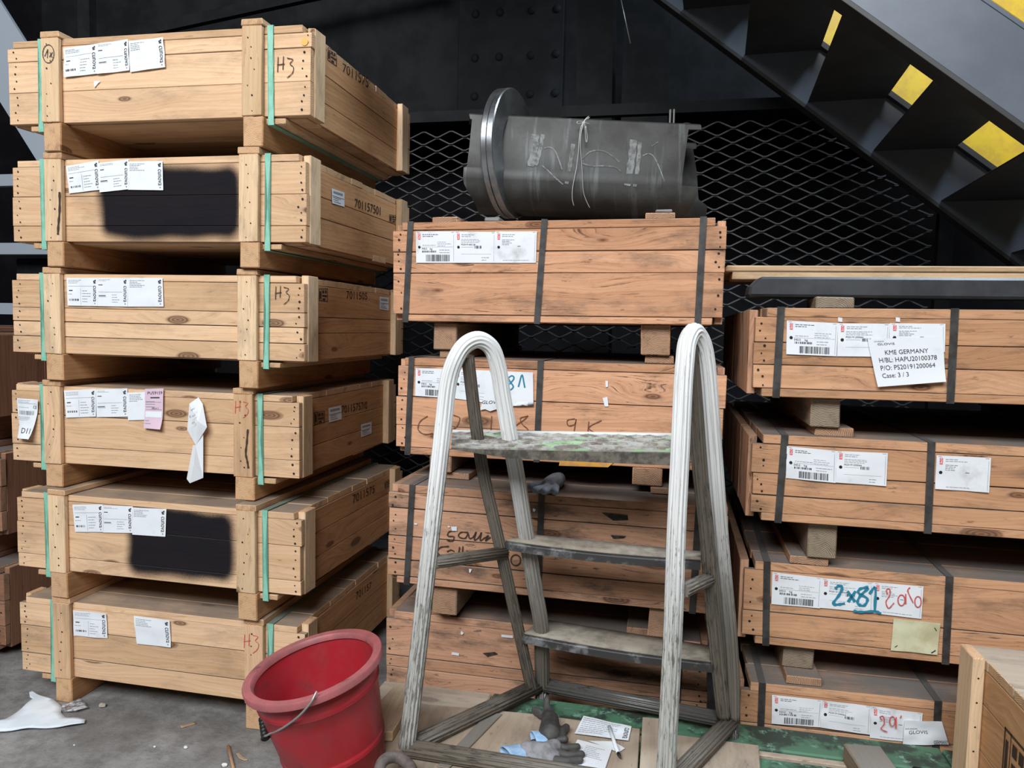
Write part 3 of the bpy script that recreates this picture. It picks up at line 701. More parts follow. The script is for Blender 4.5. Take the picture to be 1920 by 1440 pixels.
sheet('burn_mark', f, [(1128, 961), (1177, 966), (1178, 975), (1150, 976)], [], M['soot_mark'], f.o, y=-.001, wave=.0003)
sheet('burn_mark', f, [(1145, 1003), (1174, 1005), (1170, 1009), (1150, 1010)], [], M['soot_mark'], f.o, y=-.001, wave=.0003)
f = FR['M4']
for q in ([(865, 1182), (870, 1186), (867, 1190), (864, 1188)], [(848, 1222), (861, 1224), (861, 1229), (847, 1227)], [(940, 1189), (962, 1191), (962, 1196), (941, 1194)]): sheet('paper_scrap', f, q, [], M['paper'], f.o, y=-.001, nx=2, ny=2)
sheet('burn_mark', f, [(905, 1224), (928, 1222), (934, 1226), (914, 1231)], [], M['soot_mark'], f.o, y=-.001, wave=.0003)
f = FR['R1']
labels3(f, [[(1475, 601), (1571, 606), (1568, 668), (1474, 664)], [(1571, 606), (1668, 607), (1664, 669), (1569, 668)], [(1668, 606), (1772, 607), (1771, 660), (1666, 660)]], 'abc', 90, f.o, kme_items, 'paper')
sheet('printed_sheet', f, [(1625, 636), (1766, 631), (1770, 715), (1644, 725)], [('t', 'HYUNDAI', .08, .935, .21, .958, M['ink'], 0), ('t', 'GLOVIS', .12, .865, .35, .910, M['ink'], 0), ('t', 'KME GERMANY', .20, .66, .79, .755, I_, 0), ('t', 'H/BL: HAPU20100378', .10, .50, .90, .60, I_, 0), ('t', 'P/O: PS20191200064', .10, .335, .87, .435, I_, 0), ('t', 'Case: 3 / 3', .10, .175, .48, .27, I_, 0)], M['paper'], f.o, y=-.001, wave=.003, seed=2, lift=.0065, curl=.006)
for u in (1575, 1683): sheet('tape_tab', f, [(u-4, 595), (u+4, 596), (u+4, 604), (u-4, 603)], [], M['paper'], f.o, y=-.001, nx=2, ny=2)
f = FR['R2']
labels3(f, [[(1475, 836), (1568, 845), (1566, 905), (1473, 896)], [(1568, 845), (1664, 849), (1661, 911), (1566, 904)], [(1755, 853), (1857, 858), (1853, 923), (1752, 916)]], 'abc', 100, f.o, kme_items, 'paper_d', .005)
f = FR['R3']
labels3(f, [[(1448, 1072), (1541, 1083), (1537, 1140), (1446, 1132)], [(1540, 1083), (1637, 1092), (1636, 1148), (1537, 1139)], [(1637, 1091), (1731, 1099), (1727, 1160), (1636, 1149)]], 'abc', 110, f.o, kme_items, 'paper', .003, kg='500.0')
sheet('yellow_plastic_pouch', f, [(1675, 1158), (1762, 1167), (1756, 1226), (1669, 1218)], [('s', [(.88, .85), (.93, .75)], .002, I_), ('s', [(.08, .12), (.13, .18)], .002, I_), ('s', [(.86, .05), (.95, .14)], .003, I_)], M['yellow_paper'], f.o, y=-.001, wave=.008, seed=6)
ribbon('blue_handwriting', f, [[(1566, 1104), (1572, 1098), (1579, 1101), (1574, 1114), (1562, 1131), (1570, 1133), (1584, 1131)], [(1589, 1108), (1603, 1128)], [(1604, 1108), (1590, 1128)], [(1628, 1100), (1612, 1104), (1610, 1112), (1626, 1122), (1620, 1135), (1608, 1131), (1612, 1118), (1628, 1102)], [(1630, 1113), (1641, 1102), (1640, 1145)], [(1600, 1145), (1615, 1147), (1640, 1146), (1652, 1150)]], .0062, M['teal'], f.o, y=-.0055)
ribbon('red_handwriting', f, [[(1664, 1114), (1662, 1106), (1668, 1104), (1668, 1116), (1661, 1128), (1666, 1140), (1676, 1130)], circ(1690, 1125, 6.5, 10), [(1698, 1113), (1698, 1132)], [(1706, 1101), (1702, 1108), (1712, 1130)], circ(1721, 1128, 6, 10)], .0026, M['redpen'], f.o, y=-.0055)
f = FR['R4']
labels3(f, [[(1447, 1301), (1541, 1311), (1537, 1362), (1446, 1355)], [(1540, 1311), (1632, 1322), (1630, 1376), (1537, 1362)], [(1632, 1322), (1729, 1335), (1725, 1392), (1630, 1382)]], 'abc', 120, f.o, kme_items, 'paper_d', .008, kg='550.0')
sheet('folded_sheet', f, [(1694, 1346), (1763, 1349), (1776, 1392), (1690, 1392)], [('t', 'GLOVIS', .12, .45, .58, .58, M['ink'], 0), ('t', 'HYUNDAI', .03, .62, .33, .68, M['ink'], 0), ('t', 'GERMANY', .68, .02, 1.0, .2, M['ink'], 0)], M['paper'], f.o, y=-.001, wave=.01, seed=5, lift=.006)
ribbon('red_handwriting', f, [[(1654, 1350), (1650, 1344), (1656, 1343), (1658, 1356), (1652, 1366), (1664, 1372)], circ(1673, 1352, 5, 9), [(1680, 1344), (1680, 1366)], [(1690, 1341), (1688, 1346)]], .0024, M['redpen'], f.o, y=-.011)

# ------------------------------------------------------------------ green pallet deck with boards on it
M['green'] = rough_mat('green_scratched_paint', (.085, .20, .12), (.035, .055, .042), 9, .6, lo=.44, hi=.56, c=(.20, .36, .26), cscale=30)
M['ply'] = wood('worn_plywood', (.50, .41, .32), (.34, .265, .20), dirt=.95, dust=.35, grain=.35, dustcol=(.40, .34, .28), dirtcol=(.16, .13, .10))
T = thing('green_pallet', (0, 0, .0), 'low green painted pallet deck in front of the middle and right stacks', 'pallet')
mb = MB(); mb.box(-.44, .69, 1.840, 1.948, .10, .2405, M['green'], 'x', tone=.5); mb.box(-.76, -.445, 1.840, 1.945, .10, .2400, M['ply'], 'x', tone=.6); mb.box(.695, 1.4, 1.840, 1.948, .10, .2385, M['green'], 'x', tone=.5); mb.build('rear_beam', T, .004)
mb = MB(); mb.box(-.76, 1.4, 1.808, 1.828, .10, .2400, M['ply'], 'x'); mb.build('edge_strip', T, .002)
for y0, y1 in ((1.62, 1.80), (1.42, 1.60), (1.22, 1.40)):
    mb = MB(); mb.box(-.80, 1.4, y0, y1, .215, .238, M['green'], 'x'); mb.build('deck_board', T, .003)
for x0 in (-.79, -.05, .60, 1.25):
    mb = MB(); mb.box(x0, x0+.09, 1.22, 1.84, .0, .213, M['grey'], 'y', M['end_g']); mb.build('bearer', T, .003)
def lay(name, px, z, th, mat, label, cat, group=None, axis='y', tone=None):
    """board laid flat: outline seen as px on the plane z, given thickness below"""
    P = [at(u, v, Z=z) for u, v in px]; c = sum(P, Vector())/len(P); mb = MB(); tone = random.random() if tone is None else tone
    n = len(P); mb.v = [p-c for p in P]+[p-c-Vector((0, 0, th)) for p in P]; du, dv = random.uniform(0, 9), random.uniform(0, 9)
    def U(p): return (p.y+du, p.x+dv) if axis == 'y' else (p.x+du, p.y+dv)
    mb.face(list(range(n))[::-1], [U(p) for p in P][::-1], mat, tone); mb.face(list(range(n, 2*n)), [U(p) for p in P], mat, tone)
    for i in range(n):
        j = (i+1) % n; L = (P[j]-P[i]).length
        mb.face([i, j, j+n, i+n], [(du, dv), (du+L, dv), (du+L, dv+th), (du, dv+th)], mat, tone)
    o = mb.build(name, None, .0015, loc=c); bm = bmesh.new(); bm.from_mesh(o.data); bmesh.ops.recalc_face_normals(bm, faces=bm.faces); bm.to_mesh(o.data); bm.free()
    return tag(o, label, cat, group)
ZD = .259
lay('plywood_sheet', [(778, 1318), (1000, 1338), (1200, 1366), (1188, 1560), (706, 1560), (706, 1390), (752, 1345)], ZD, .018, M['ply'], 'grey-brown plywood sheet lying on pallet under the ladder and the gloves', 'board')
lay('plywood_board', [(1205, 1344), (1262, 1349), (1275, 1560), (1192, 1560)], ZD+.003, .020, M['ply'], 'narrow plywood board between the papers and the right ladder leg', 'board', tone=.9)
lay('plywood_offcut', [(1266, 1377), (1423, 1397), (1432, 1560), (1280, 1560)], ZD-.002, .018, M['ply'], 'short plywood board under the right rail of the ladder, beside the green boards', 'board', tone=.3)
lay('wooden_plank', [(742, 1283), (764, 1285), (757, 1338), (736, 1372), (712, 1372), (708, 1318)], .285, .024, M['tan2'], 'light wooden plank leaving the pallet between bucket and ladder leg', 'board')
lay('wood_strip', [(915, 1335), (942, 1338), (842, 1440), (818, 1436)], ZD+.004, .0035, M['grey'], 'thin dark strip on plywood crossing under left ladder rail', 'strip', tone=.3)
# blocks on the green boards to the right
def box_thing(name, loc, sx, sy, sz, mat, end, label, cat, rz=0, axis='x', group=None, bev=.003, tone=None):
    mb = MB(); mb.box(-sx/2, sx/2, -sy/2, sy/2, 0, sz, mat, axis, end, jit=.001, tone=tone); o = mb.build(name, None, bev, loc=loc); o.rotation_euler = (0, 0, rz); return tag(o, label, cat, group)
p = at(1640, 1425, Z=.29); box_thing('wood_block', (p.x, p.y+.0, .2395), .085, .15, .045, M['grey'], M['end_g'], 'paint-spotted grey wood block lying on green boards', 'block', rz=.12, axis='y')
p = at(1770, 1432, Z=.30); box_thing('dark_block', (p.x-.02, p.y-.10, .2395), .12, .14, .060, M['soot2'], None, 'charred dark block at the foot of the lower right crate', 'block', rz=-.1)

# ------------------------------------------------------------------ crate at the lower right
def post_crate():
    X, Y0, Y1, Z0, Z1 = .700, .98, 1.83, .262, .552; w = .75
    T = thing('wooden_crate', (X, Y0, Z0), 'pale wooden crate cut off by the lower right corner of the view', 'crate'); d = Y1-Y0; h = Z1-Z0
    mb = MB(); cu = [0, h*.30, h*.66, h-.022]
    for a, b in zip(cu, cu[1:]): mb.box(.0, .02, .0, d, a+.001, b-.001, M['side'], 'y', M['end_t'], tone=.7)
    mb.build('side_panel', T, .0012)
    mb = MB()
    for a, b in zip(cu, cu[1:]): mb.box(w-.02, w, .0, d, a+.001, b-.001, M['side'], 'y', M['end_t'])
    mb.build('side_panel', T, .0012)
    for y in (.0, d-.02):
        mb = MB(); mb.box(.02, w-.02, y, y+.02, 0, h-.022, M['side'], 'x'); mb.build('end_panel', T, .0012)
    for y in (d-.085, .04):
        mb = MB(); mb.box(-.026, -.0015, y, y+.080, -.012, h+.004, M['tan2'], 'z', M['end_t'], jit=.001)
        for q in range(5): mb.disc((-.0145, y-.0010, .03+q*.055), .0022, M['nail'])
        mb.build('corner_cleat', T, .002)
    mb = MB(); y = 0
    while y < d-.01:
        bw = min(random.uniform(.09, .13), d-y); mb.box(-.001+random.uniform(-.003, .003), w, y+.001, y+bw-.001, h-.022, h, M['ply'], 'x', M['end_t'], tone=random.uniform(.4, 1)); y += bw
    mb.build('lid', T, .0015)
    fr = Frame(T); mb = MB()
    tl, tr, br, bl = [Vector((-.0012, y, z)) for y, z in ((.66, .20), (.56, .20), (.56, .09), (.66, .09))]
    def P(s_, t_): return (bl*(1-s_)+br*s_)*(1-t_)+(tl*(1-s_)+tr*s_)*t_
    for a, b, c_, e in ((0, 0, 1, .04), (0, .96, 1, 1), (0, 0, .05, 1), (.95, 0, 1, 1), (.28, 0, .31, 1), (.38, .62, .58, .86), (.66, .62, .86, .86), (.38, .36, .9, .5), (.4, .1, .7, .24), (.08, .2, .2, .8)): mb.quad([P(a, b), P(c_, b), P(c_, e), P(a, e)], M['brand'])
    mb.build('treatment_stamp', T)
post_crate()

# ------------------------------------------------------------------ ladder
M['white_tube'] = tubemat('chipped_white_tube', (.80, .80, .78), (.36, .35, .33), .64, da=.25)
M['rail_tube'] = tubemat('worn_white_side_rail', (.80, .80, .78), (.21, .195, .175), .60, da=.6, low=(.46, .455, .42), low2=(.17, .148, .12), z0=.22, z1=.75, lthr=.50, dirt=(.11, .097, .085))
M['dirty_tube'] = tubemat('dirty_grey_tube', (.155, .133, .105), (.06, .05, .04), .52, da=.85, rough=.5, cmetal=.1, dirt=(.045, .038, .03))
M['dark_tube'] = tubemat('black_greasy_tube', (.085, .080, .074), (.02, .02, .02), .58, da=.5, rough=.28)
M['tread'] = rough_mat('dusty_tread', (.30, .265, .21), (.17, .145, .115), 12, .8, bmp=.2)
M['lip'] = rough_mat('dark_tread_lip', (.045, .043, .042), (.20, .20, .20), 16, .5, .2, lo=.5, hi=.66)
k = N('painted_checker_plate'); oc = k.n('ShaderNodeTexCoord').outputs['Object']
n1 = k.noise(oc, 24, 4, .6); n2 = k.noise(oc, 11, 2, .5)
col = k.mix(k.rng(n1, .42, .60), (.46, .45, .41), (.22, .19, .165)); col = k.mix(k.math('MULTIPLY', k.rng(n2, .55, .60), .8), col, (.36, .60, .33)); M['checker'] = k.fin(col, .45, .1)
T = thing('step_ladder', (-.18, 1.75, .26), 'old white fluted tube step ladder with two curved handrails and three treads', 'ladder')
TI = Matrix.Translation(T.location).inverted()
def flute(r, n=13, depth=.0030, ob=1.0):
    P = []
    for i in range(n*4):
        a = 2*math.pi*i/(n*4); q = r-depth*(.5+.5*math.cos(i*math.pi/2)) if i % 4 else r-depth*1.3
        P.append((q*math.cos(a)*ob, q*math.sin(a)))
    return P
def lad_tube(name, pts, r, mat, smooth=True, up0=(1, 0, 0), n=6):
    P = [TI @ at(u, v, Y=y) for u, v, y in pts]
    if smooth: P = pathsmooth(P, n)
    mb = MB(); mb.sweep(P, flute(r), M[mat] if isinstance(mat, str) else mat, up0=up0); return mb.build(name, T)
def mesh_mats(o, f):
    pass
# left handrail: front leg, arc, rear leg; split where the paint changes
LF = [(763, 1402, 1.574), (782, 1240, 1.60), (800, 1080, 1.62), (820, 900, 1.64), (832, 790, 1.652), (840, 720, 1.660), (852, 678, 1.666), (871, 648, 1.680), (897, 637, 1.698), (921, 652, 1.718), (934, 690, 1.735), (942, 740, 1.748), (954, 810, 1.765), (970, 900, 1.797), (986, 1000, 1.832), (1002, 1100, 1.870), (1014, 1170, 1.892), (1016, 1230, 1.93), (1017, 1290, 1.974)]
RF = [(1247, 1482, 1.556), (1250, 1420, 1.562), (1257, 1280, 1.578), (1263, 1150, 1.59), (1268, 1000, 1.61), (1275, 850, 1.628), (1280, 740, 1.642), (1284, 680, 1.652), (1289, 641, 1.668), (1302, 622, 1.690), (1317, 645, 1.712), (1325, 690, 1.728), (1331, 760, 1.745), (1340, 880, 1.775), (1349, 1000, 1.800), (1358, 1100, 1.825), (1366, 1185, 1.845), (1371, 1270, 1.862), (1372, 1350, 1.876)]
for side, path, k1, k2, kt in (('l', LF, 3, 13, 8), ('r', RF, 4, 13, 9)):
    P = pathsmooth([TI @ at(*p[:2], Y=p[2]) for p in path], 6)
    mb = MB(); mb.sweep(P, flute(.0205), M['rail_tube'], up0=(1, 0, 0)); mb.build('side_rail', T)
    foot = P[-1]; z0 = -.26 if side == 'l' else -.26+.002
    mb = MB(); mb.sweep([foot, Vector((foot.x, foot.y+(.004 if side == 'l' else .0), (foot.z+z0)*.5)), Vector((foot.x, foot.y+(.006 if side == 'l' else 0), z0+(.0 if side == 'l' else .252)))], flute(.0185), M['dark_tube'], up0=(1, 0, 0)); mb.build('foot', T)
lad_tube('inner_brace', [(877, 668, 1.70), (893, 800, 1.742), (907, 890, 1.765), (932, 1000, 1.79), (950, 1080, 1.82), (993, 1275, 1.925), (998, 1292, 1.938)], .0155, 'dirty_tube')
lad_tube('inner_brace', [(1294, 650, 1.695), (1302, 745, 1.715), (1312, 880, 1.742), (1325, 1000, 1.765), (1338, 1160, 1.80), (1351, 1290, 1.835), (1357, 1345, 1.855)], .0175, 'dirty_tube')
lad_tube('side_brace', [(815, 1054, 1.625), (948, 1036, 1.80)], .0155, 'dirty_tube', False, (0, 0, 1))
lad_tube('side_brace', [(1280, 1108, 1.60), (1334, 1083, 1.795)], .0165, 'dirty_tube', False, (0, 0, 1))
BFL, BBL, BBR, BFR = (762, 1402, 1.574), (1014, 1283, 1.972), (1370, 1352, 1.876), (1246, 1480, 1.556)
for a, b, r, mt in ((BFL, BBL, .0205, 'dirty_tube'), (BBL, BBR, .0195, 'dark_tube'), (BBR, BFR, .0215, 'dirty_tube'), (BFL, BFR, .0205, 'dirty_tube')):
    lad_tube('base_rail', [a, b], r, mt, False, (0, 0, 1))
M['lipb'] = rough_mat('grimy_brown_lip', (.15, .13, .10), (.05, .042, .034), 30, .7, bmp=.2)
# platform with raised checker bars
zt = at(843, 838, Y=1.645).z; zr = at(1262, 845, Y=1.635).z; zp = (zt+zr)/2
A_, B_ = at(846, 838, Y=1.645), at(1266, 846, Y=1.63); C_, D_ = at(1264, 817, Z=zr), at(848, 810, Z=zt)
def bl(s_, t_, off=0): return TI @ ((A_*(1-s_)+B_*s_)*(1-t_)+(D_*(1-s_)+C_*s_)*t_+Vector((0, 0, off)))
mb = MB()
mb.v = [bl(0, 0), bl(1, 0), bl(1, 1), bl(0, 1), bl(0, 0, -.004), bl(1, 0, -.004), bl(1, 1, -.004), bl(0, 1, -.004)]
for q in ((0, 1, 2, 3), (7, 6, 5, 4), (0, 4, 5, 1), (1, 5, 6, 2), (2, 6, 7, 3), (3, 7, 4, 0)): mb.face(list(q), None, M['checker'])
nx_ = 15
for i in range(nx_):
    for j in range(4):
        sc, tc = (i+.5)/nx_, (j+.5)/4; dr = 1 if (i+j) % 2 else -1
        for q in range(4):
            o_ = (q-1.5)*.0062
            cx, cy = sc+o_/.55*.7, tc-dr*o_/.2*.7
            hs, ht = .011/.55, .011/.2*dr
            p0, p1 = bl(cx-hs, min(max(cy-ht, 0), 1)), bl(cx+hs, min(max(cy+ht, 0), 1)); dd = (p1-p0).normalized(); nn = Vector((-dd.y, dd.x, 0))*.0024; up_ = Vector((0, 0, .0034))
            b = len(mb.v); mb.v += [p0-nn, p1-nn, p1+nn, p0+nn, p0+up_, p1+up_]
            mb.face([b, b+1, b+5, b+4], None, M['checker']); mb.face([b+2, b+3, b+4, b+5], None, M['checker']); mb.face([b+1, b+2, b+5], None, M['checker']); mb.face([b+3, b, b+4], None, M['checker'])
mb.build('platform', T)
mb = MB()
E_, F_ = TI @ at(848, 843, Y=1.648), TI @ at(1266, 873, Y=1.634)
G_1, G_2 = TI @ at(965, 860, Y=1.655), TI @ at(1262, 880, Y=1.66)
lipb = [bl(0, 0, -.006)+Vector((0, 0, 0)), bl(.28, 0, -.024), bl(1, 0, -.032)]
top = [bl(0, 0, -.002), bl(.28, 0, -.002), bl(1, 0, -.002)]
b = 0; mb.v = top+lipb+[p+Vector((0, .02, -.003)) for p in lipb]
for i in (0, 1): mb.face([i, i+3, i+4, i+1], None, M['lipb']); mb.face([i+3, i+6, i+7, i+4], None, M['lip'])
o = mb.build('front_lip', T); s = o.modifiers.new('s', 'SOLIDIFY'); s.thickness = .003
mb = MB(); q = [bl(0, 1, -.002), bl(1, 1, -.002), bl(1, 1, .006), bl(0, 1, .006)]; mb.quad(q, M['white_tube']); o = mb.build('rear_lip', T); s = o.modifiers.new('s', 'SOLIDIFY'); s.thickness = .004
def step(fl, frr, rr_, rl, yl, yr, lip):
    a, b = at(*fl, Y=yl), at(*frr, Y=yr); c, d = at(*rr_, Z=b.z), at(*rl, Z=a.z); a, b, c, d = [TI @ p for p in (a, b, c, d)]
    mb = MB(); n = 12
    for i in range(n+1):
        s_ = i/n; sag = -.006*math.sin(math.pi*s_)
        f_, r_ = a*(1-s_)+b*s_, d*(1-s_)+c*s_
        for t_ in (0, .33, .66, 1): mb.v.append(f_*(1-t_)+r_*t_+Vector((0, 0, sag*(1-t_))))
    for i in range(n):
        for j in range(3): k_ = i*4+j; mb.face([k_, k_+4, k_+5, k_+1], None, M['tread'], .5, True)
    o = mb.build('tread', T); s = o.modifiers.new('s', 'SOLIDIFY'); s.thickness = .004
    mb = MB()
    for i in range(n+1):
        s_ = i/n; sag = -.006*math.sin(math.pi*s_); f_ = a*(1-s_)+b*s_+Vector((0, 0, sag-.004))
        mb.v += [f_+Vector((0, 0, 0)), f_+Vector((0, -.006, -.004)), f_+Vector((0, -.006, -lip)), f_+Vector((0, .008, -lip-.003))]
    for i in range(n):
        for j in range(3): k_ = i*4+j; mb.face([k_, k_+1, k_+5, k_+4], None, M['lip'], .5, j == 0)
    l_ = mb.build('tread_lip', o); s = l_.modifiers.new('s', 'SOLIDIFY'); s.thickness = .002
step((948, 1012), (1314, 1048), (1318, 1034), (990, 1001), 1.80, 1.775, .021)
step((980, 1186), (1336, 1240), (1342, 1212), (1020, 1161), 1.872, 1.82, .022)

# ------------------------------------------------------------------ bucket
k = N('red_plastic'); oc = k.n('ShaderNodeTexCoord').outputs['Object']
n1 = k.noise(oc, 9, 6, .7); n2 = k.noise(oc, 5, 5, .65)
col = k.mix(k.rng(n2, .40, .70), (.40, .018, .028), (.27, .04, .045)); col = k.mix(k.math('MULTIPLY', k.rng(n1, .57, .72), .8), col, (.10, .035, .035)); k.bump(n1, .15, .002); M['redp'] = k.fin(col, k.rng(n1, .4, .65, .30, .6))
k = N('scuffed_rim'); oc = k.n('ShaderNodeTexCoord').outputs['Object']
n1 = k.noise(oc, 14, 5, .7); col = k.mix(k.rng(n1, .35, .62), (.42, .115, .12), (.30, .10, .10)); col = k.mix(k.math('MULTIPLY', k.rng(k.noise(oc, 30, 4, .7), .60, .70), .7), col, (.10, .05, .05)); M['rim'] = k.fin(col, .5)
M['wire'] = flat('grey_wire', (.42, .41, .40), .4, .6); M['rubber'] = flat('black_grip', (.012, .012, .013), .5)
ax = Vector((-math.sin(math.radians(12)), -math.sin(math.radians(7)), 1)).normalized(); rim_c = at(587, 1245, Y=1.50); BH = .248
rot = ax.to_track_quat('Z', 'Y').to_matrix().to_4x4(); base = rim_c-ax*BH
T = thing('bucket', base, 'tilted red plastic bucket with wire handle in front of the left stack', 'bucket'); T.rotation_euler = rot.to_euler()
B_I = (Matrix.Translation(base) @ rot).inverted()
def rb(z): return .108+(.142-.108)*z/BH
prof = [(0, 0), (.103, 0), (.108, .006)]
for z in (.050, .055, .057, .062, .064, .069, .08, .15, .186, .190, .192, .196, .198, .203, .235): prof.append((rb(z)+(.0028 if z in (.055, .062, .190, .196) else 0), z))
prof += [(rb(BH), BH-.022)]
inner = [(rb(BH)-.004, BH-.004), (rb(.15)-.004, .15), (rb(.02)-.004, .02), (rb(.01)-.006, .010), (0, .010)]
mb = MB(); mb.lathe(prof, M['redp'], 72); mb.lathe(inner, M['redp'], 72); o = mb.build('body', T)
mb = MB(); mb.lathe([(rb(BH)-.004, BH-.024), (rb(BH)+.001, BH-.020), (.151, BH-.017), (.156, BH-.015), (.1565, BH-.003), (.155, BH), (.138, BH), (.1345, BH-.004), (.133, BH-.013)], M['rim'], 72); e = mb.build('rim', T).modifiers.new('e', 'EDGE_SPLIT'); e.split_angle = math.radians(40)
hp = [B_I @ at(*q[:2], Y=q[2]) for q in ((594, 1296, 1.365), (582, 1318, 1.352), (560, 1343, 1.355), (530, 1365, 1.375), (508, 1375, 1.405), (494, 1378, 1.425), (492, 1345, 1.460), (490, 1325, 1.53), (498, 1300, 1.62))]
mb = MB(); mb.tube(pathsmooth(hp, 6), .0025, M['wire'], 8); mb.build('wire_handle', T)
g0, g1 = B_I @ at(498, 1386, Y=1.420), B_I @ at(492, 1346, Y=1.458)
mb = MB(); n = 25; pts = [g0.lerp(g1, i/(n-1)) for i in range(n)]; mb.tube(pts, .0090, M['rubber'], 12, scale=[(.75 if i % 4 == 0 else 1)*(1.15 if i in (0, 1, n-1) else 1) for i in range(n)]); mb.build('hand_grip', T)
def blob_thing(name, loc, sc, mat, label, cat, seed=0, amp=.35):
    bm = bmesh.new(); bmesh.ops.create_icosphere(bm, subdivisions=3, radius=1)
    for v in bm.verts: v.co *= 1+amp*noise.noise(v.co*1.6+Vector((seed*3.1, 0, 0))); v.co = Vector((v.co.x*sc[0], v.co.y*sc[1], v.co.z*sc[2]))
    for f_ in bm.faces: f_.smooth = amp < .3
    me = bpy.data.meshes.new(name); bm.to_mesh(me); bm.free(); me.materials.append(mat); o = bpy.data.objects.new(name, me); C.objects.link(o); o.location = loc; return tag(o, label, cat)
bc = base+ax*.085
blob_thing('crumpled_paper', base+ax*.165+Vector((.062, .01, 0)), (.036, .032, .028), M['paper'], 'crumpled white paper inside the red bucket', 'paper', 1, .5)
blob_thing('dark_rag', base+ax*.085+Vector((-.012, -.0, 0)), (.078, .078, .062), M['rubber'], 'black rag in the bottom of the red bucket', 'rag', 2, .3)

# ------------------------------------------------------------------ gloves (fingers and palm melted into one body, the cuff its own part)
M['glove_d'] = rough_mat('dark_glove_rubber', (.040, .038, .036), (.075, .070, .065), 25, .65, bmp=.2)
M['glove_g'] = rough_mat('grey_glove_knit', (.28, .28, .29), (.20, .195, .195), 60, .85, bmp=.3)
M['cuff'] = rough_mat('blue_cuff', (.25, .42, .62), (.36, .52, .70), 40, .85, bmp=.3)
M['glove_s'] = rough_mat('slate_glove', (.17, .19, .22), (.22, .245, .275), 40, .8, bmp=.2)
def capsule(mb, a, b, ra, rb_, mat):
    n = 6; pts = [a.lerp(b, i/n) for i in range(n+1)]; d = (b-a).normalized()
    pts = [a-d*ra*.9, a-d*ra*.5]+pts+[b+d*rb_*.5, b+d*rb_*.9]; sc = [.3, .85]+[1+(rb_/ra-1)*i/n for i in range(n+1)]+[rb_/ra*.85, rb_/ra*.3]
    mb.tube(pts, ra, mat, 12, scale=sc)
def glove(name, loc, label, chains, mat, cuff=None, cuffmat=None, group=None, flatz=1.0, coat=None):
    T = thing(name, loc, label, 'glove', group); inv = Matrix.Translation(Vector(loc)).inverted(); mb = MB()
    for ch in chains:
        for (a, ra), (b, rb_) in zip(ch, ch[1:]): capsule(mb, inv @ a, inv @ b, ra, rb_, mat)
    o = mb.build('hand_part', T); r = o.modifiers.new('r', 'REMESH'); r.mode = 'VOXEL'; r.voxel_size = .0028; r.use_smooth_shade = True
    s = o.modifiers.new('s', 'SMOOTH'); s.iterations = 4; s.factor = .6
    if cuff:
        mb = MB(); a, b, ra, rb_ = cuff; a, b = inv @ a, inv @ b; n = 6
        mb.tube([a.lerp(b, i/n) for i in range(n+1)], 1.0, cuffmat, 20, caps=False, scale=[ra+(rb_-ra)*i/n for i in range(n+1)])
        for v in mb.v: v.z = max((v.z-a.z)*flatz+a.z, 0)
        o = mb.build('cuff', T); s = o.modifiers.new('s', 'SOLIDIFY'); s.thickness = .002
    return T
def gp(u, v, h=.012): return at(u, v, Z=ZD+h)
pal = [(gp(988, 1408, .016), .022), (gp(1022, 1412, .016), .024), (gp(1040, 1400, .014), .018)]
pal2 = [(gp(990, 1420), .015), (gp(1030, 1424), .017), (gp(1040, 1418), .015)]
fing = [[(gp(1036, 1398), .012), (gp(1060, 1402), .0085), (gp(1083, 1400), .008)], [(gp(1040, 1412), .012), (gp(1065, 1416), .0085), (gp(1091, 1414), .0085)],
        [(gp(1038, 1426), .012), (gp(1062, 1428), .009), (gp(1088, 1425), .0085)], [(gp(1000, 1396), .012), (gp(1035, 1388), .008), (gp(1060, 1386, .018), .0085)], [(gp(990, 1428), .011), (gp(1000, 1434), .011)]]
glove('work_glove', gp(1020, 1412, 0), 'grey knit work glove with dark fingers and pale blue cuff on plywood', [pal, pal2], M['glove_g'], (gp(984, 1410, .014), gp(950, 1420, .014), .024, .034), M['cuff'], 'gloves on the pallet', .5)
Tg = [o for o in C.objects if o.name.startswith('work_glove')][0]
mb = MB(); inv = Matrix.Translation(Tg.location).inverted()
for ch in fing:
    for (a, ra), (b, rb_) in zip(ch, ch[1:]): capsule(mb, inv @ a, inv @ b, ra, rb_, M['glove_d'])
o = mb.build('dark_fingers', Tg); r = o.modifiers.new('r', 'REMESH'); r.mode = 'VOXEL'; r.voxel_size = .0026; r.use_smooth_shade = True
g2 = [[(gp(1030, 1378, .018), .028), (gp(1032, 1350, .020), .022), (gp(1028, 1335, .018), .014)], [(gp(1026, 1340, .02), .0105), (gp(1025, 1320, .03), .0085), (gp(1026, 1308, .04), .008)],
      [(gp(1020, 1345, .016), .008), (gp(1003, 1336, .014), .007), (gp(1001, 1330, .022), .007), (gp(1012, 1333, .026), .007)], [(gp(1042, 1378, .014), .016), (gp(1056, 1370, .014), .0105), (gp(1062, 1364, .014), .010)], [(gp(1045, 1384, .012), .013), (gp(1054, 1378, .012), .012)]]
glove('work_glove', gp(1030, 1375, 0), 'black coated work glove lying fingers up against the green beam', g2, M['glove_d'], (gp(1022, 1384, .014), gp(1000, 1387, .014), .022, .027), M['cuff'], 'gloves on the pallet', .5)
zc = .5106+MH
def hp_(u, v, h): return at(u, v, Z=zc+.004+h)
g3 = [[(hp_(1030, 908, .018), .022), (hp_(1042, 902, .018), .024), (hp_(1048, 898, .016), .02)]]+[[(hp_(u0, v0, .013), .011), (hp_(u1, v1, .011), .011)] for u0, v0, u1, v1 in ((1020, 908, 995, 912), (1026, 914, 1004, 919), (1034, 916, 1020, 921), (1042, 914, 1040, 921))]
glove('work_glove', hp_(1025, 912, -.004), 'slate grey work glove lying on the lid of the third middle crate', g3, M['glove_s'])

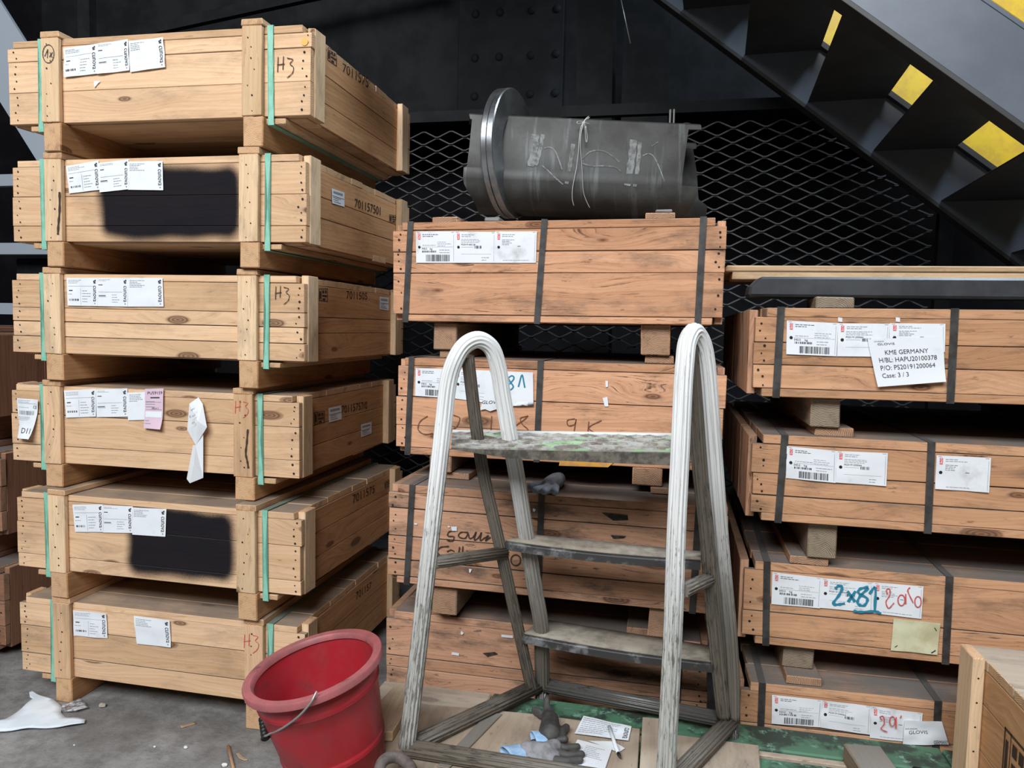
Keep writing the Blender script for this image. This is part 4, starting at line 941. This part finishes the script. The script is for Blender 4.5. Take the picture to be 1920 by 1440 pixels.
# ------------------------------------------------------------------ papers, pen, pipe and litter
def floorpaper(name, px, z, items, label, cat, mat=None, wave=.004, seed=0, group=None):
    P = [at(u, v, Z=z) for u, v in px]; c = sum(P, Vector())/4
    class F0: pass
    T = bpy.data.objects.new('tmp', None); T.location = c; fr = Frame(T)
    o = sheet(name, fr, px, items, mat or M['paper'], None, z=z-c.z, wave=wave, seed=seed, lift=.001); o.location = c; bpy.data.objects.remove(T); return tag(o, label, cat, group)
r_ = random.Random(3)
floorpaper('printed_form', [(1094, 1344), (1184, 1364), (1178, 1391), (1077, 1377)], ZD+.003, fineprint(.04, .1, .80, .95, 8, M['inkg'], r_)+[('t', 'cunova', .88, .1, .97, .8, M['ink'], -90)], 'upper white printed form beside the pen on plywood', 'paper', seed=2)
floorpaper('printed_form', [(1103, 1390), (1150, 1391), (1172, 1404), (1160, 1412)], ZD+.0015, [], 'small white slip between the two forms under the pen', 'paper', seed=4, wave=.001)
floorpaper('printed_form', [(1083, 1388), (1148, 1404), (1128, 1462), (1052, 1440)], ZD+.002, fineprint(.3, .5, .9, .9, 7, M['inkg'], r_), 'lower white form partly under the grey glove fingers', 'paper', seed=3, wave=.002)
T = thing('marker_pen', at(1152, 1390, Z=ZD+.012), 'white pen with dark tip lying across the printed forms', 'pen'); inv = Matrix.Translation(T.location).inverted()
a, b = inv @ at(1142, 1362, Z=ZD+.013), inv @ at(1159, 1412, Z=ZD+.010); c_ = inv @ at(1164, 1422, Z=ZD+.007)
mb = MB(); mb.tube([a, b], .0042, M['paper'], 12); mb.build('barrel', T)
mb = MB(); mb.tube([b, b.lerp(c_, .5), c_], .0042, M['rubber'], 12, scale=[1, .9, .3]); mb.build('tip', T)
T = thing('blue_pen', at(1280, 1435, Z=ZD+.01), 'light blue marker on the plywood right of the ladder front leg', 'pen'); inv = Matrix.Translation(T.location).inverted()
mb = MB(); mb.tube([inv @ at(1262, 1440, Z=ZD+.010), inv @ at(1298, 1430, Z=ZD+.010)], .008, M['cuff'], 12); mb.build('barrel', T)
mb = MB(); mb.tube([inv @ at(1250, 1444, Z=ZD+.010), inv @ at(1262, 1440, Z=ZD+.010)], .0086, M['paper'], 12); mb.build('cap', T)
M['rust'] = rough_mat('rusty_steel', (.20, .165, .15), (.11, .09, .08), 20, .7, .3)
mb = MB(); P = [at(*q[:2], Z=q[2]) for q in ((712, 1470, .29), (712, 1440, .295), (722, 1424, .30), (740, 1419, .30), (755, 1425, .295), (768, 1436, .29), (775, 1452, .285))]; c0 = P[3].copy(); mb.tube([p-c0 for p in pathsmooth(P, 5)], .0125, M['rust'], 14)
tag(mb.build('bent_pipe', None, loc=c0), 'rusty bent pipe at the foot of the left ladder leg', 'pipe')
def flatshape(name, px, z, th, mat, label, cat, amp=.004, seed=0, group=None):
    P = [at(u, v, Z=z) for u, v in px]; c = sum(P, Vector())/len(P); bm = bmesh.new(); vs = [bm.verts.new(p-c) for p in P]; bm.faces.new(vs)
    bmesh.ops.triangulate(bm, faces=bm.faces); bmesh.ops.subdivide_edges(bm, edges=bm.edges, cuts=4, use_grid_fill=True)
    for v in bm.verts: v.co.z += amp*(noise.noise(v.co*14+Vector((seed, 0, 0)))+.6)
    bmesh.ops.recalc_face_normals(bm, faces=bm.faces)
    for f_ in bm.faces: f_.smooth = True
    me = bpy.data.meshes.new(name); bm.to_mesh(me); bm.free(); me.materials.append(mat); o = bpy.data.objects.new(name, me); C.objects.link(o); o.location = c
    s = o.modifiers.new('s', 'SOLIDIFY'); s.thickness = th; return tag(o, label, cat, group)
M['cloth'] = rough_mat('white_fleece', (.80, .85, .90), (.68, .74, .80), 7, .9, bmp=.2)
flatshape('torn_cloth', [(-70, 1377), (0, 1375), (52, 1369), (110, 1366), (158, 1359), (160, 1352), (124, 1347), (114, 1338), (116, 1330), (100, 1315), (82, 1309), (62, 1299), (55, 1301), (56, 1309), (62, 1313), (40, 1332), (10, 1352), (-70, 1370)], .002, .003, M['cloth'], 'torn white fleece cloth lying on the concrete floor', 'cloth', .007)
k = N('clear_film'); oc = k.n('ShaderNodeTexCoord').outputs['Object']; nf = k.noise(oc, 60, 4, .7)
k.put(k.mix(k.rng(nf, .45, .6), (.35, .35, .35), (.8, .82, .84)), k.b.inputs['Base Color']); k.b.inputs['Roughness'].default_value = .15; k.l(k.rng(nf, .4, .65, .25, .8), k.b.inputs['Alpha']); k.bump(nf, .6, .004); M['film'] = k.m
flatshape('clear_film_scrap', [(115, 1326), (150, 1312), (160, 1318), (165, 1330), (142, 1337), (116, 1338)], .003, .001, M['film'], 'crinkled clear plastic scrap beside the white cloth', 'plastic scrap', .006, 3)
def chip(px, label, nm='wood_chip', mat='tan2', z=.003): flatshape(nm, px, z, .003, M[mat], label, 'debris', .001, 1)
chip([(338, 1361), (366, 1353), (368, 1356), (340, 1364)], 'thin brown splinter on floor below the right half of bottom left crate')
chip([(442, 1412), (448, 1411), (456, 1419), (465, 1424), (458, 1425), (448, 1421)], 'pale curled wood chip left of the red bucket')
P = [at(428, 1398, Z=.006), at(438, 1442, Z=.006)]
mb = MB(); mb.tube([P[0]-P[0], P[1]-P[0]], .004, M['side'], 6); tag(mb.build('wooden_stick', None, loc=P[0]), 'thin brown stick on the floor left of the bucket', 'debris')
def pebble(u, v, r, label, mat): blob_thing('pebble', at(u, v, Z=r*.55)+Vector((0, 0, 0)), (r, r*.8, r*.6), mat, label, 'debris', u, .3)
M['stone'] = flat('pale_stone', (.42, .37, .31), .9); M['crumb'] = flat('white_crumb', (.75, .73, .68), .9)
pebble(192, 1322, .011, 'pale round pebble in front of the left skid of the bottom crate', M['stone'])
for u, v, r, l_ in ((421, 1434, .008, 'white crumb nearest the brown stick'), (348, 1401, .006, 'white crumb in the middle of the bare floor'), (290, 1400, .004, 'tiny white crumb left of the middle crumb'), (139, 1397, .003, 'tiny white crumb below the torn cloth')):
    pebble(u, v, r, l_, M['crumb'])

# ------------------------------------------------------------------ steel parts on the middle stack
k = N('brushed_channel_steel'); oc = k.n('ShaderNodeTexCoord').outputs['Object']
n1 = k.noise(oc, 5, 5, .65); n2 = k.noise(oc, 40, 5, .7); sx3 = k.sep(oc)
st = k.noise(k.comb(k.math('MULTIPLY', sx3[0], 30), sx3[1], k.math('MULTIPLY', sx3[2], 3)), 1, 4, .6)
col = k.mix(k.rng(n1, .38, .62), (.052, .050, .045), (.090, .090, .084)); col = k.mix(k.math('MULTIPLY', k.rng(st, .56, .70), .6), col, (.19, .20, .20)); col = k.mix(k.math('MULTIPLY', k.rng(n2, .55, .7), .5), col, (.05, .047, .042))
M['steel'] = k.fin(col, .5, .25)
M['bright'] = rough_mat('machined_steel', (.46, .47, .48), (.30, .31, .32), 12, .28, .9, bmp=.05)
M['shim'] = flat('grey_shim', (.24, .23, .22), .6, .3)
def channel(name, O, ex, prof, rngs, mat, label, L, th=.006, lip=True):
    """profile: (back, height, start fraction, end fraction)"""
    T = thing(name, O, label, 'steel part'); ey = Vector((-ex.y, ex.x, 0)); mb = MB(); m_ = len(prof); n = 8
    for (d, z, s0, s1) in prof:
        for i in range(n+1):
            s_ = s0+(s1-s0)*i/n; mb.v.append(ex*(s_*L)+ey*d+Vector((0, 0, z)))
    for j in range(m_-1):
        for i in range(n): a = j*(n+1)+i; mb.face([a, a+1, a+n+2, a+n+1], None, mat, .5, True)
    o = mb.build('bent_sheet', T); s = o.modifiers.new('s', 'SOLIDIFY'); s.thickness = th; s.offset = 0
    e = o.modifiers.new('e', 'EDGE_SPLIT'); e.split_angle = math.radians(50); return T, ey
pL, pR = at(884, 226, Y=2.22), at(1296, 243, Y=2.42); exv = Vector((pR.x-pL.x, pR.y-pL.y, 0)); Lc = exv.length; exv.normalize()
zt_ = 1.893; zb_ = 1.602
pr = [(.11, 0, -.006, 1.02), (.012, 0, -.010, 1.045), (0, -.006, -.010, 1.045), (-.002, -.018, -.006, 1.045), (-.0025, -.0195, .002, .985), (-.014, -.10, -.008, .968), (-.023, -.165, -.018, .955), (-.0245, -.1665, -.032, .955), (-.028, -.195, -.034, .953), (-.0275, -.1965, -.034, 1.025), (-.026, -.214, -.030, 1.025), (-.016, -.234, -.012, 1.02), (.004, -.252, 0.01, 1.015), (.035, -.268, 0.03, 1.0), (.075, -.275, .04, .99), (.13, -.277, .05, .98)]
channel('steel_channel', (pL.x, pL.y, zt_), exv, pr, None, M['steel'], 'grey bent steel channel piece tied with wire on top of the middle stack', Lc)
pr2 = [(.11, 0, .0, 1.0), (.012, 0, 0, 1.0), (0, -.006, 0, 1.0), (0, -.02, 0, 1.0), (-.003, -.024, .0, .98), (-.014, -.10, 0, 1.0), (-.024, -.19, 0, 1.01), (-.028, -.21, 0, 1.06), (-.020, -.240, 0, 1.06), (.004, -.262, 0, 1.0), (.035, -.272, 0.02, 1.0), (.13, -.277, .03, .98)]
eyv = Vector((-exv.y, exv.x, 0)); O2 = Vector((pL.x, pL.y, 1.877))+exv*.16+eyv*.16
M['steel_d'] = rough_mat('dark_channel_steel', (.045, .044, .042), (.08, .078, .074), 8, .5, .5)
channel('steel_channel', O2, exv, pr2, None, M['steel_d'], 'darker steel channel piece just behind the tied one, its end showing right', Lc*.87)
# machined ring, stands on its edge round the channel
rc = Vector((-.505, 2.325, 1.792)); T = thing('steel_ring', rc, 'bright machined steel ring standing on edge over the channel piece', 'steel part'); T.rotation_euler = (0, 0, math.radians(-9))
mb = MB(); n = 72; R0, R1, tk = .195, .118, .020
pf = [(R1, -tk), (R0-.003, -tk), (R0, -tk+.003), (R0, -.002), (R0-.005, -.001), (R0-.005, .001), (R0, .002), (R0, tk-.003), (R0-.003, tk), (R1, tk)]
for i in range(n):
    a = 2*math.pi*i/n
    for r, x in pf: mb.v.append(Vector((x, r*math.cos(a), r*math.sin(a))))
for i in range(n):
    for j in range(len(pf)):
        j2 = (j+1) % len(pf); i2 = (i+1) % n; mb.face([i*len(pf)+j, i2*len(pf)+j, i2*len(pf)+j2, i*len(pf)+j2], None, M['bright'], .5, True)
o = mb.build('ring_body', T); e = o.modifiers.new('e', 'EDGE_SPLIT'); e.split_angle = math.radians(35)
p = at(928, 408, Y=2.14); box_thing('steel_shim', (p.x, 2.15, 1.5535), .045, .10, .012, M['shim'], None, 'flat grey shim on crate lid under the steel ring', 'shim')
p = at(1245, 388, Y=2.14); box_thing('steel_shim', (p.x, 2.16, 1.5755), .045, .09, .009, M['shim'], None, 'flat grey shim on the right batten under the steel channel', 'shim')
for q, (u, l_) in enumerate(((1257, 'thin steel plate on edge behind channel, the left one'), (1264, 'thin steel plate on edge behind channel, the right one'))):
    p = at(u, 212, Y=2.62); box_thing('steel_plate', (p.x, 2.62, 1.60), .006, .10, p.z-1.60, M['shim'], None, l_, 'steel plate')
# binding wire
def chp(u, v, d=.006):
    """a point just off the web of the channel"""
    p = at(u, v, Y=2.3); nrm = Vector((exv.y, -exv.x, 0)); o_ = Vector((pL.x, pL.y, 0))+nrm*(.028+d); dr = ray(u, v); t = ((o_-CP).dot(nrm))/dr.dot(nrm); return CP+dr*t
T = thing('binding_wire', chp(1095, 240), 'thin pale wire looped and knotted round the middle of the channel', 'wire'); inv = Matrix.Translation(T.location).inverted()
for P in ([(1104, 222), (1096, 226), (1089, 240), (1086, 262), (1084, 290), (1080, 320), (1074, 350), (1073, 372), (1076, 386)], [(1106, 220), (1098, 224), (1091, 242), (1088, 270), (1090, 300), (1092, 330), (1094, 360), (1100, 378), (1106, 390)], [(1096, 228), (1097, 240), (1098, 262), (1100, 267), (1101, 255), (1098, 236)], [(1104, 218), (1099, 222), (1092, 230), (1083, 232), (1083, 228), (1092, 228), (1106, 233)]):
    mb = MB(); mb.tube(pathsmooth([inv @ chp(*p) for p in P], 5), .0014, M['wire'], 6); mb.build('wire_strand', T)
def chw(u, v, lift=.0045):
    d_ = 0.0
    for _ in range(4):
        p = chp(u, v, -.028+d_+lift); dz = zt_-p.z
        d_ = .0025+.0115*min(max(dz-.0195, 0), .0805)/.0805+.009*min(max(dz-.10, 0), .065)/.065+.004*min(max(dz-.1665, 0), .03)/.03
    return p
Tc = [o for o in C.objects if o.name == 'steel_channel'][0]; inv = Matrix.Translation(Tc.location).inverted(); nrm_ = Vector((exv.y, -exv.x, 0))
M['chalk'] = rough_mat('pale_chalk', (.26, .265, .26), (.13, .13, .125), 60, .9, bmp=0)
for P, w_ in (([(1020, 278), (1030, 276), (1040, 282), (1048, 300), (1054, 318)], .0035), ([(1016, 310), (1030, 322), (1042, 334), (1056, 346)], .0035), ([(1092, 298), (1104, 286), (1118, 282), (1134, 284), (1150, 294), (1162, 304)], .0035), ([(1090, 306), (1110, 311), (1135, 311), (1155, 314), (1165, 322)], .004), ([(1205, 292), (1216, 288), (1226, 294), (1236, 314), (1246, 340)], .0035), ([(1222, 274), (1234, 266)], .003),
              ([(1004, 252), (1002, 280), (995, 312)], .022), ([(1018, 252), (1012, 284), (1004, 310)], .012), ([(1188, 262), (1184, 300), (1176, 348)], .022), ([(1200, 266), (1196, 310), (1190, 350)], .012), ([(1075, 270), (1070, 300), (1062, 345)], .012)):
    Q = pathsmooth([inv @ chw(*p) for p in P], 5); mb = MB()
    for i, p in enumerate(Q):
        d_ = (Q[min(i+1, len(Q)-1)]-Q[max(i-1, 0)]).normalized(); o_ = d_.cross(nrm_)*w_/2*(1+.2*math.sin(i*2.3)); mb.v += [p+o_, p-o_]
    for i in range(len(Q)-1): mb.face([2*i, 2*i+1, 2*i+3, 2*i+2], None, M['chalk'])
    mb.build('chalk_mark', Tc)
# beam and planks on the right stack
M['blackp'] = rough_mat('black_painted_steel', (.038, .040, .043), (.060, .063, .068), 6, .45, .2, bmp=.1)
mb = MB(); x0, x1, y0, y1, z0, z1 = .198, 1.75, 2.02, 2.13, 1.3455, 1.396
mb.v = [Vector(v) for v in ((x0, y0, z0), (x1, y0, z0), (x1, y1, z0), (x0, y1, z0), (x0+.028, y0, z1), (x1, y0, z1), (x1, y1, z1), (x0+.028, y1, z1), (x0+.004, y0, z0+.026), (x0+.004, y1, z0+.026))]
for q in ((0, 3, 2, 1), (4, 5, 6, 7), (0, 1, 5, 4, 8), (3, 9, 7, 6, 2), (1, 2, 6, 5), (0, 8, 9, 3), (8, 4, 7, 9)): mb.face(list(q), None, M['blackp'])
c0 = Vector((x0, y0, z0)); mb.v = [v-c0 for v in mb.v]; tag(mb.build('steel_beam', None, .006, loc=c0), 'long black steel beam with chamfered end lying on the right stack', 'beam')
box_thing('wood_block', (.405, 2.06, 1.3157), .092, .12, .0290, M['grey'], M['end_g'], 'small grey wood block between right stack lid and black beam', 'block', axis='y')
box_thing('wood_block', (1.20, 2.06, 1.3157), .092, .12, .0290, M['grey'], M['end_g'], 'wood block under the far right of the black beam', 'block', axis='y')
T = thing('plank_deck', (.15, 2.14, 1.397), 'rough bark-edged plank deck lying behind and above the black beam', 'planks')
mb = MB(); mb.box(.015, 1.15, 0, .10, 0, .020, M['tan2'], 'x', M['end_t'], jit=.001); mb.build('rail', T, .002)
for q in range(5):
    mb = MB(); mb.box(.0+random.uniform(-.006, .006), 1.15, q*.12-.004, q*.12+.112, .021, .036, M['tan2'] if q % 2 == 0 else M['side'], 'x', M['end_t'], jit=.0015); mb.build('plank', T, .003)

# ------------------------------------------------------------------ crates of the next stack at the far left
for key, z0, l_ in (('F3', .03, 'dark reddish crate at the left edge, lowest of three'), ('F2', .455, 'dark reddish crate at the left edge, middle of three'), ('F1', .885, 'dark reddish crate at the left edge, topmost of three')):
    steel_crate(key, (-3.28 if key != 'F1' else -3.31, 2.22, z0), 0, 0, MW, .9, .31, .03 if key == 'F3' else .12, [.3, .6], [(.1, .1)], [(.12, .2, .03), (.74, .82, .03)], l_, 'far', board=.02, boards=[(.12, .2, .05), (.74, .82, .05)], fullskid=(key != 'F3'))
M['pale'] = flat('pale_painted_steel', (.34, .38, .43), .5)
def bar(parent, name, a, b, w, t, mat):
    a, b = Vector(a), Vector(b); mb = MB(); mb.sweep([a, b], [(-w/2, -t/2), (w/2, -t/2), (w/2, t/2), (-w/2, t/2)], mat, up0=(0, -1, 0) if abs((b-a).normalized().y) < .9 else (0, 0, 1))
    for i in range(len(mb.sm)): mb.sm[i] = False
    return mb.build(name, parent)
T = thing('machine_rack', (-3.3, 3.4, 0), 'pale grey steel rack with dark fittings behind the left stack', 'rack')
for z in (.95, 1.30, 1.62, 1.98): bar(T, 'shelf_rail', (-.9, 0, z), (.32, 0, z), .06, .04, M['pale'])
for x in (-.5, .28): bar(T, 'post', (x, .06, 0), (x, .06, 3.0), .07, .05, M['soot2'])
for z in (1.0, 1.38, 1.68):
    mb = MB(); mb.box(-.25, .2, .1, .4, z, z+.2, M['soot2'], 'x'); mb.build('fitting', T, .01)
bar(T, 'sloping_panel', (-.3, -.1, 2.9), (.30, -.1, 2.05), .30, .02, M['pale'])

# ------------------------------------------------------------------ expanded metal screen and steelwork behind
M['mesh'] = flat('mesh_steel', (.050, .048, .047), .55, .3)
T = thing('expanded_metal_screen', (-.05, 3.5, .35), 'dark expanded metal screen with diamond openings behind the crates', 'screen')
mb = MB(); pw, ph = .137, .0325; x0, x1, z0, z1 = -1.9, 1.16, 0, 1.86
nr = int((z1-z0)/ph)
for r in range(nr):
    pts = []; x = x0; i = 0
    while x <= x1+.001:
        sg = (1 if (i//2+r) % 2 else -1); zc_ = z0+r*ph+sg*ph*.42
        pts.append(Vector((x, .004*sg, zc_))); x += pw*(.11 if i % 2 == 0 else .39); i += 1
    q = []
    # two points on each bond, sloping strands between
    for j, p in enumerate(pts): q.append(p)
    mb.sweep(q, [(-.003, -.0022), (.003, -.0022), (.003, .0022), (-.003, .0022)], M['mesh'], up0=(0, 0, 1))
for i in range(len(mb.sm)): mb.sm[i] = False
mb.build('mesh_panel', T)
for a, b in (((x1+.02, 0, -.35), (x1+.02, 0, 1.95)), ((x0-.02, 0, -.35), (x0-.02, 0, 1.95))): bar(T, 'frame_post', a, b, .06, .04, M['soot2'])
bar(T, 'frame_rail', (x0, 0, 1.90), (x1, 0, 1.90), .05, .04, M['soot2'])
# girder with rivets, column
T = thing('riveted_girder', (0, 4.2, 2.3), 'sooty riveted steel girder high behind the stacks', 'girder')
mb = MB(); mb.box(-4, 3, 0, .03, .12, 1.3, M['soot2'], 'x'); mb.build('web', T)
mb = MB(); mb.box(-4, 3, -.16, .16, .08, .12, M['soot2'], 'x'); mb.build('bottom_flange', T)
mb = MB(); mb.box(-1.22, -.62, -.03, 0, .14, .78, M['soot2'], 'x'); mb.build('splice_plate', T, .004)
riv = []
def rivet(x, y, z, parent, r=.024):
    global RV
    mb = MB(); mb.lathe([(0, .55*r), (.5*r, .48*r), (.85*r, .28*r), (r, 0)], M['soot2'], 14); o = mb.build('rivet', parent); o.location = (x, y, z); o.rotation_euler = (math.pi/2, 0, 0); return o
r0 = rivet(-1.12, -.03, .25, T)
for xx in (-1.12, -.98, -.80, -.66):
    for zz in (.25, .46, .70):
        if (xx, zz) == (-1.12, .25): continue
        o = r0.copy(); C.objects.link(o); o.parent = T; o.location = (xx, -.03, zz)
bar(T, 'conduit', (-3.2, -.25, .62), (-1.3, -.25, .86), .06, .04, M['soot2'])
T = thing('steel_column', (-.35, 3.75, 0), 'dark steel column rising behind the channel piece', 'column')
bar(T, 'flange', (0, -.08, 0), (-.07, -.08, 4.2), .17, .015, M['soot2']); bar(T, 'web', (.0, .02, 0), (-.07, .02, 4.2), .015, .18, M['soot2']); bar(T, 'flange', (0, .11, 0), (-.07, .11, 4.2), .17, .015, M['soot2'])
bar(T, 'gusset_plate', (.20, -.06, 2.15), (.20, -.06, 2.75), .22, .012, M['soot2'])
T = thing('hanging_cable', (-.1, 3.6, 2.25), 'thin pale cable hanging beside the dark column', 'cable'); mb = MB(); p0, p1 = at(1160, -20, Y=3.5), at(1182, 82, Y=3.5); mb.tube([p0-T.location, p1-T.location], .0025, M['wire'], 6); mb.build('strand', T)

# ------------------------------------------------------------------ stairs
M['blue'] = rough_mat('blue_grey_painted_steel', (.125, .145, .178), (.095, .112, .14), 3, .42, .1, lo=.35, hi=.65, bmp=.08)
M['stairdark'] = rough_mat('dark_stair_steel', (.055, .054, .053), (.040, .040, .040), 5, .5, .2, bmp=.08)
M['yellow'] = rough_mat('yellow_painted_steel', (.78, .52, .015), (.66, .42, .03), 18, .45, bmp=0)
TH = math.radians(-3.5); g_, r_s = .252, .203; O = Vector((.517, 3.252, 2.182))
T = thing('steel_staircase', O, 'dark steel staircase with open risers descending to the right, seen from below', 'staircase', rz=TH)
ang = math.atan2(r_s, g_); Wd = .86
dirv = Vector((math.cos(ang), 0, -math.sin(ang))); prp = Vector((math.sin(ang), 0, math.cos(ang)))
def slab(name, s0, s1, p0, p1, y0, y1, mat, parent=None, bev=.001):
    mb = MB(); b = []
    for s_ in (s0, s1):
        for p in (p0, p1):
            for y in (y0, y1): mb.v.append(dirv*s_+prp*p+Vector((0, y, 0)))
    for q in ((0, 1, 3, 2), (4, 6, 7, 5), (0, 4, 5, 1), (2, 3, 7, 6), (0, 2, 6, 4), (1, 5, 7, 3)): mb.face(list(q), None, mat)
    return mb.build(name, parent or T, bev)
HP = .235
for y, sg, nm in ((0, -1, 'far'), (-Wd, 1, 'near')):
    # web, bottom flange and top flange of each stringer (channels open towards the outside)
    if nm == 'far':
        st = slab('stringer', -3, 5, -.012, HP*.78, .0, .010, M['blue']); slab('stringer_flange', -3, 5, -.024, -.012, .0, .07, M['stairdark'], st); slab('stringer_flange', -3, 5, HP*.78, HP*.78+.02, -.03, .06, M['stairdark'], st)
        slab('kick_plate', -3, 5, HP*.78+.035, HP+.30, .10, .106, M['yellow'])
    else:
        st = slab('stringer', -3, 5, .012, HP-.040, -Wd-.075, -Wd-.065, M['blue']); slab('stringer_flange', -3, 5, -.001, .012, -Wd-.077, -Wd+.005, M['stairdark'], st); slab('stringer_flange', -3, 5, HP-.040, HP-.028, -Wd-.077, -Wd+.005, M['blue'], st)
        slab('kick_plate', -3, 5, HP-.005, HP+.27, -Wd-.03, -Wd-.024, M['yellow'])
for kk in range(-6, 9):
    x = kk*g_; z = -kk*r_s
    mb = MB(); mb.box(x, x+.287, -Wd, .0, z+.0, z+.006, M['stairdark'], 'y')
    mb.build('tread', T, .001)
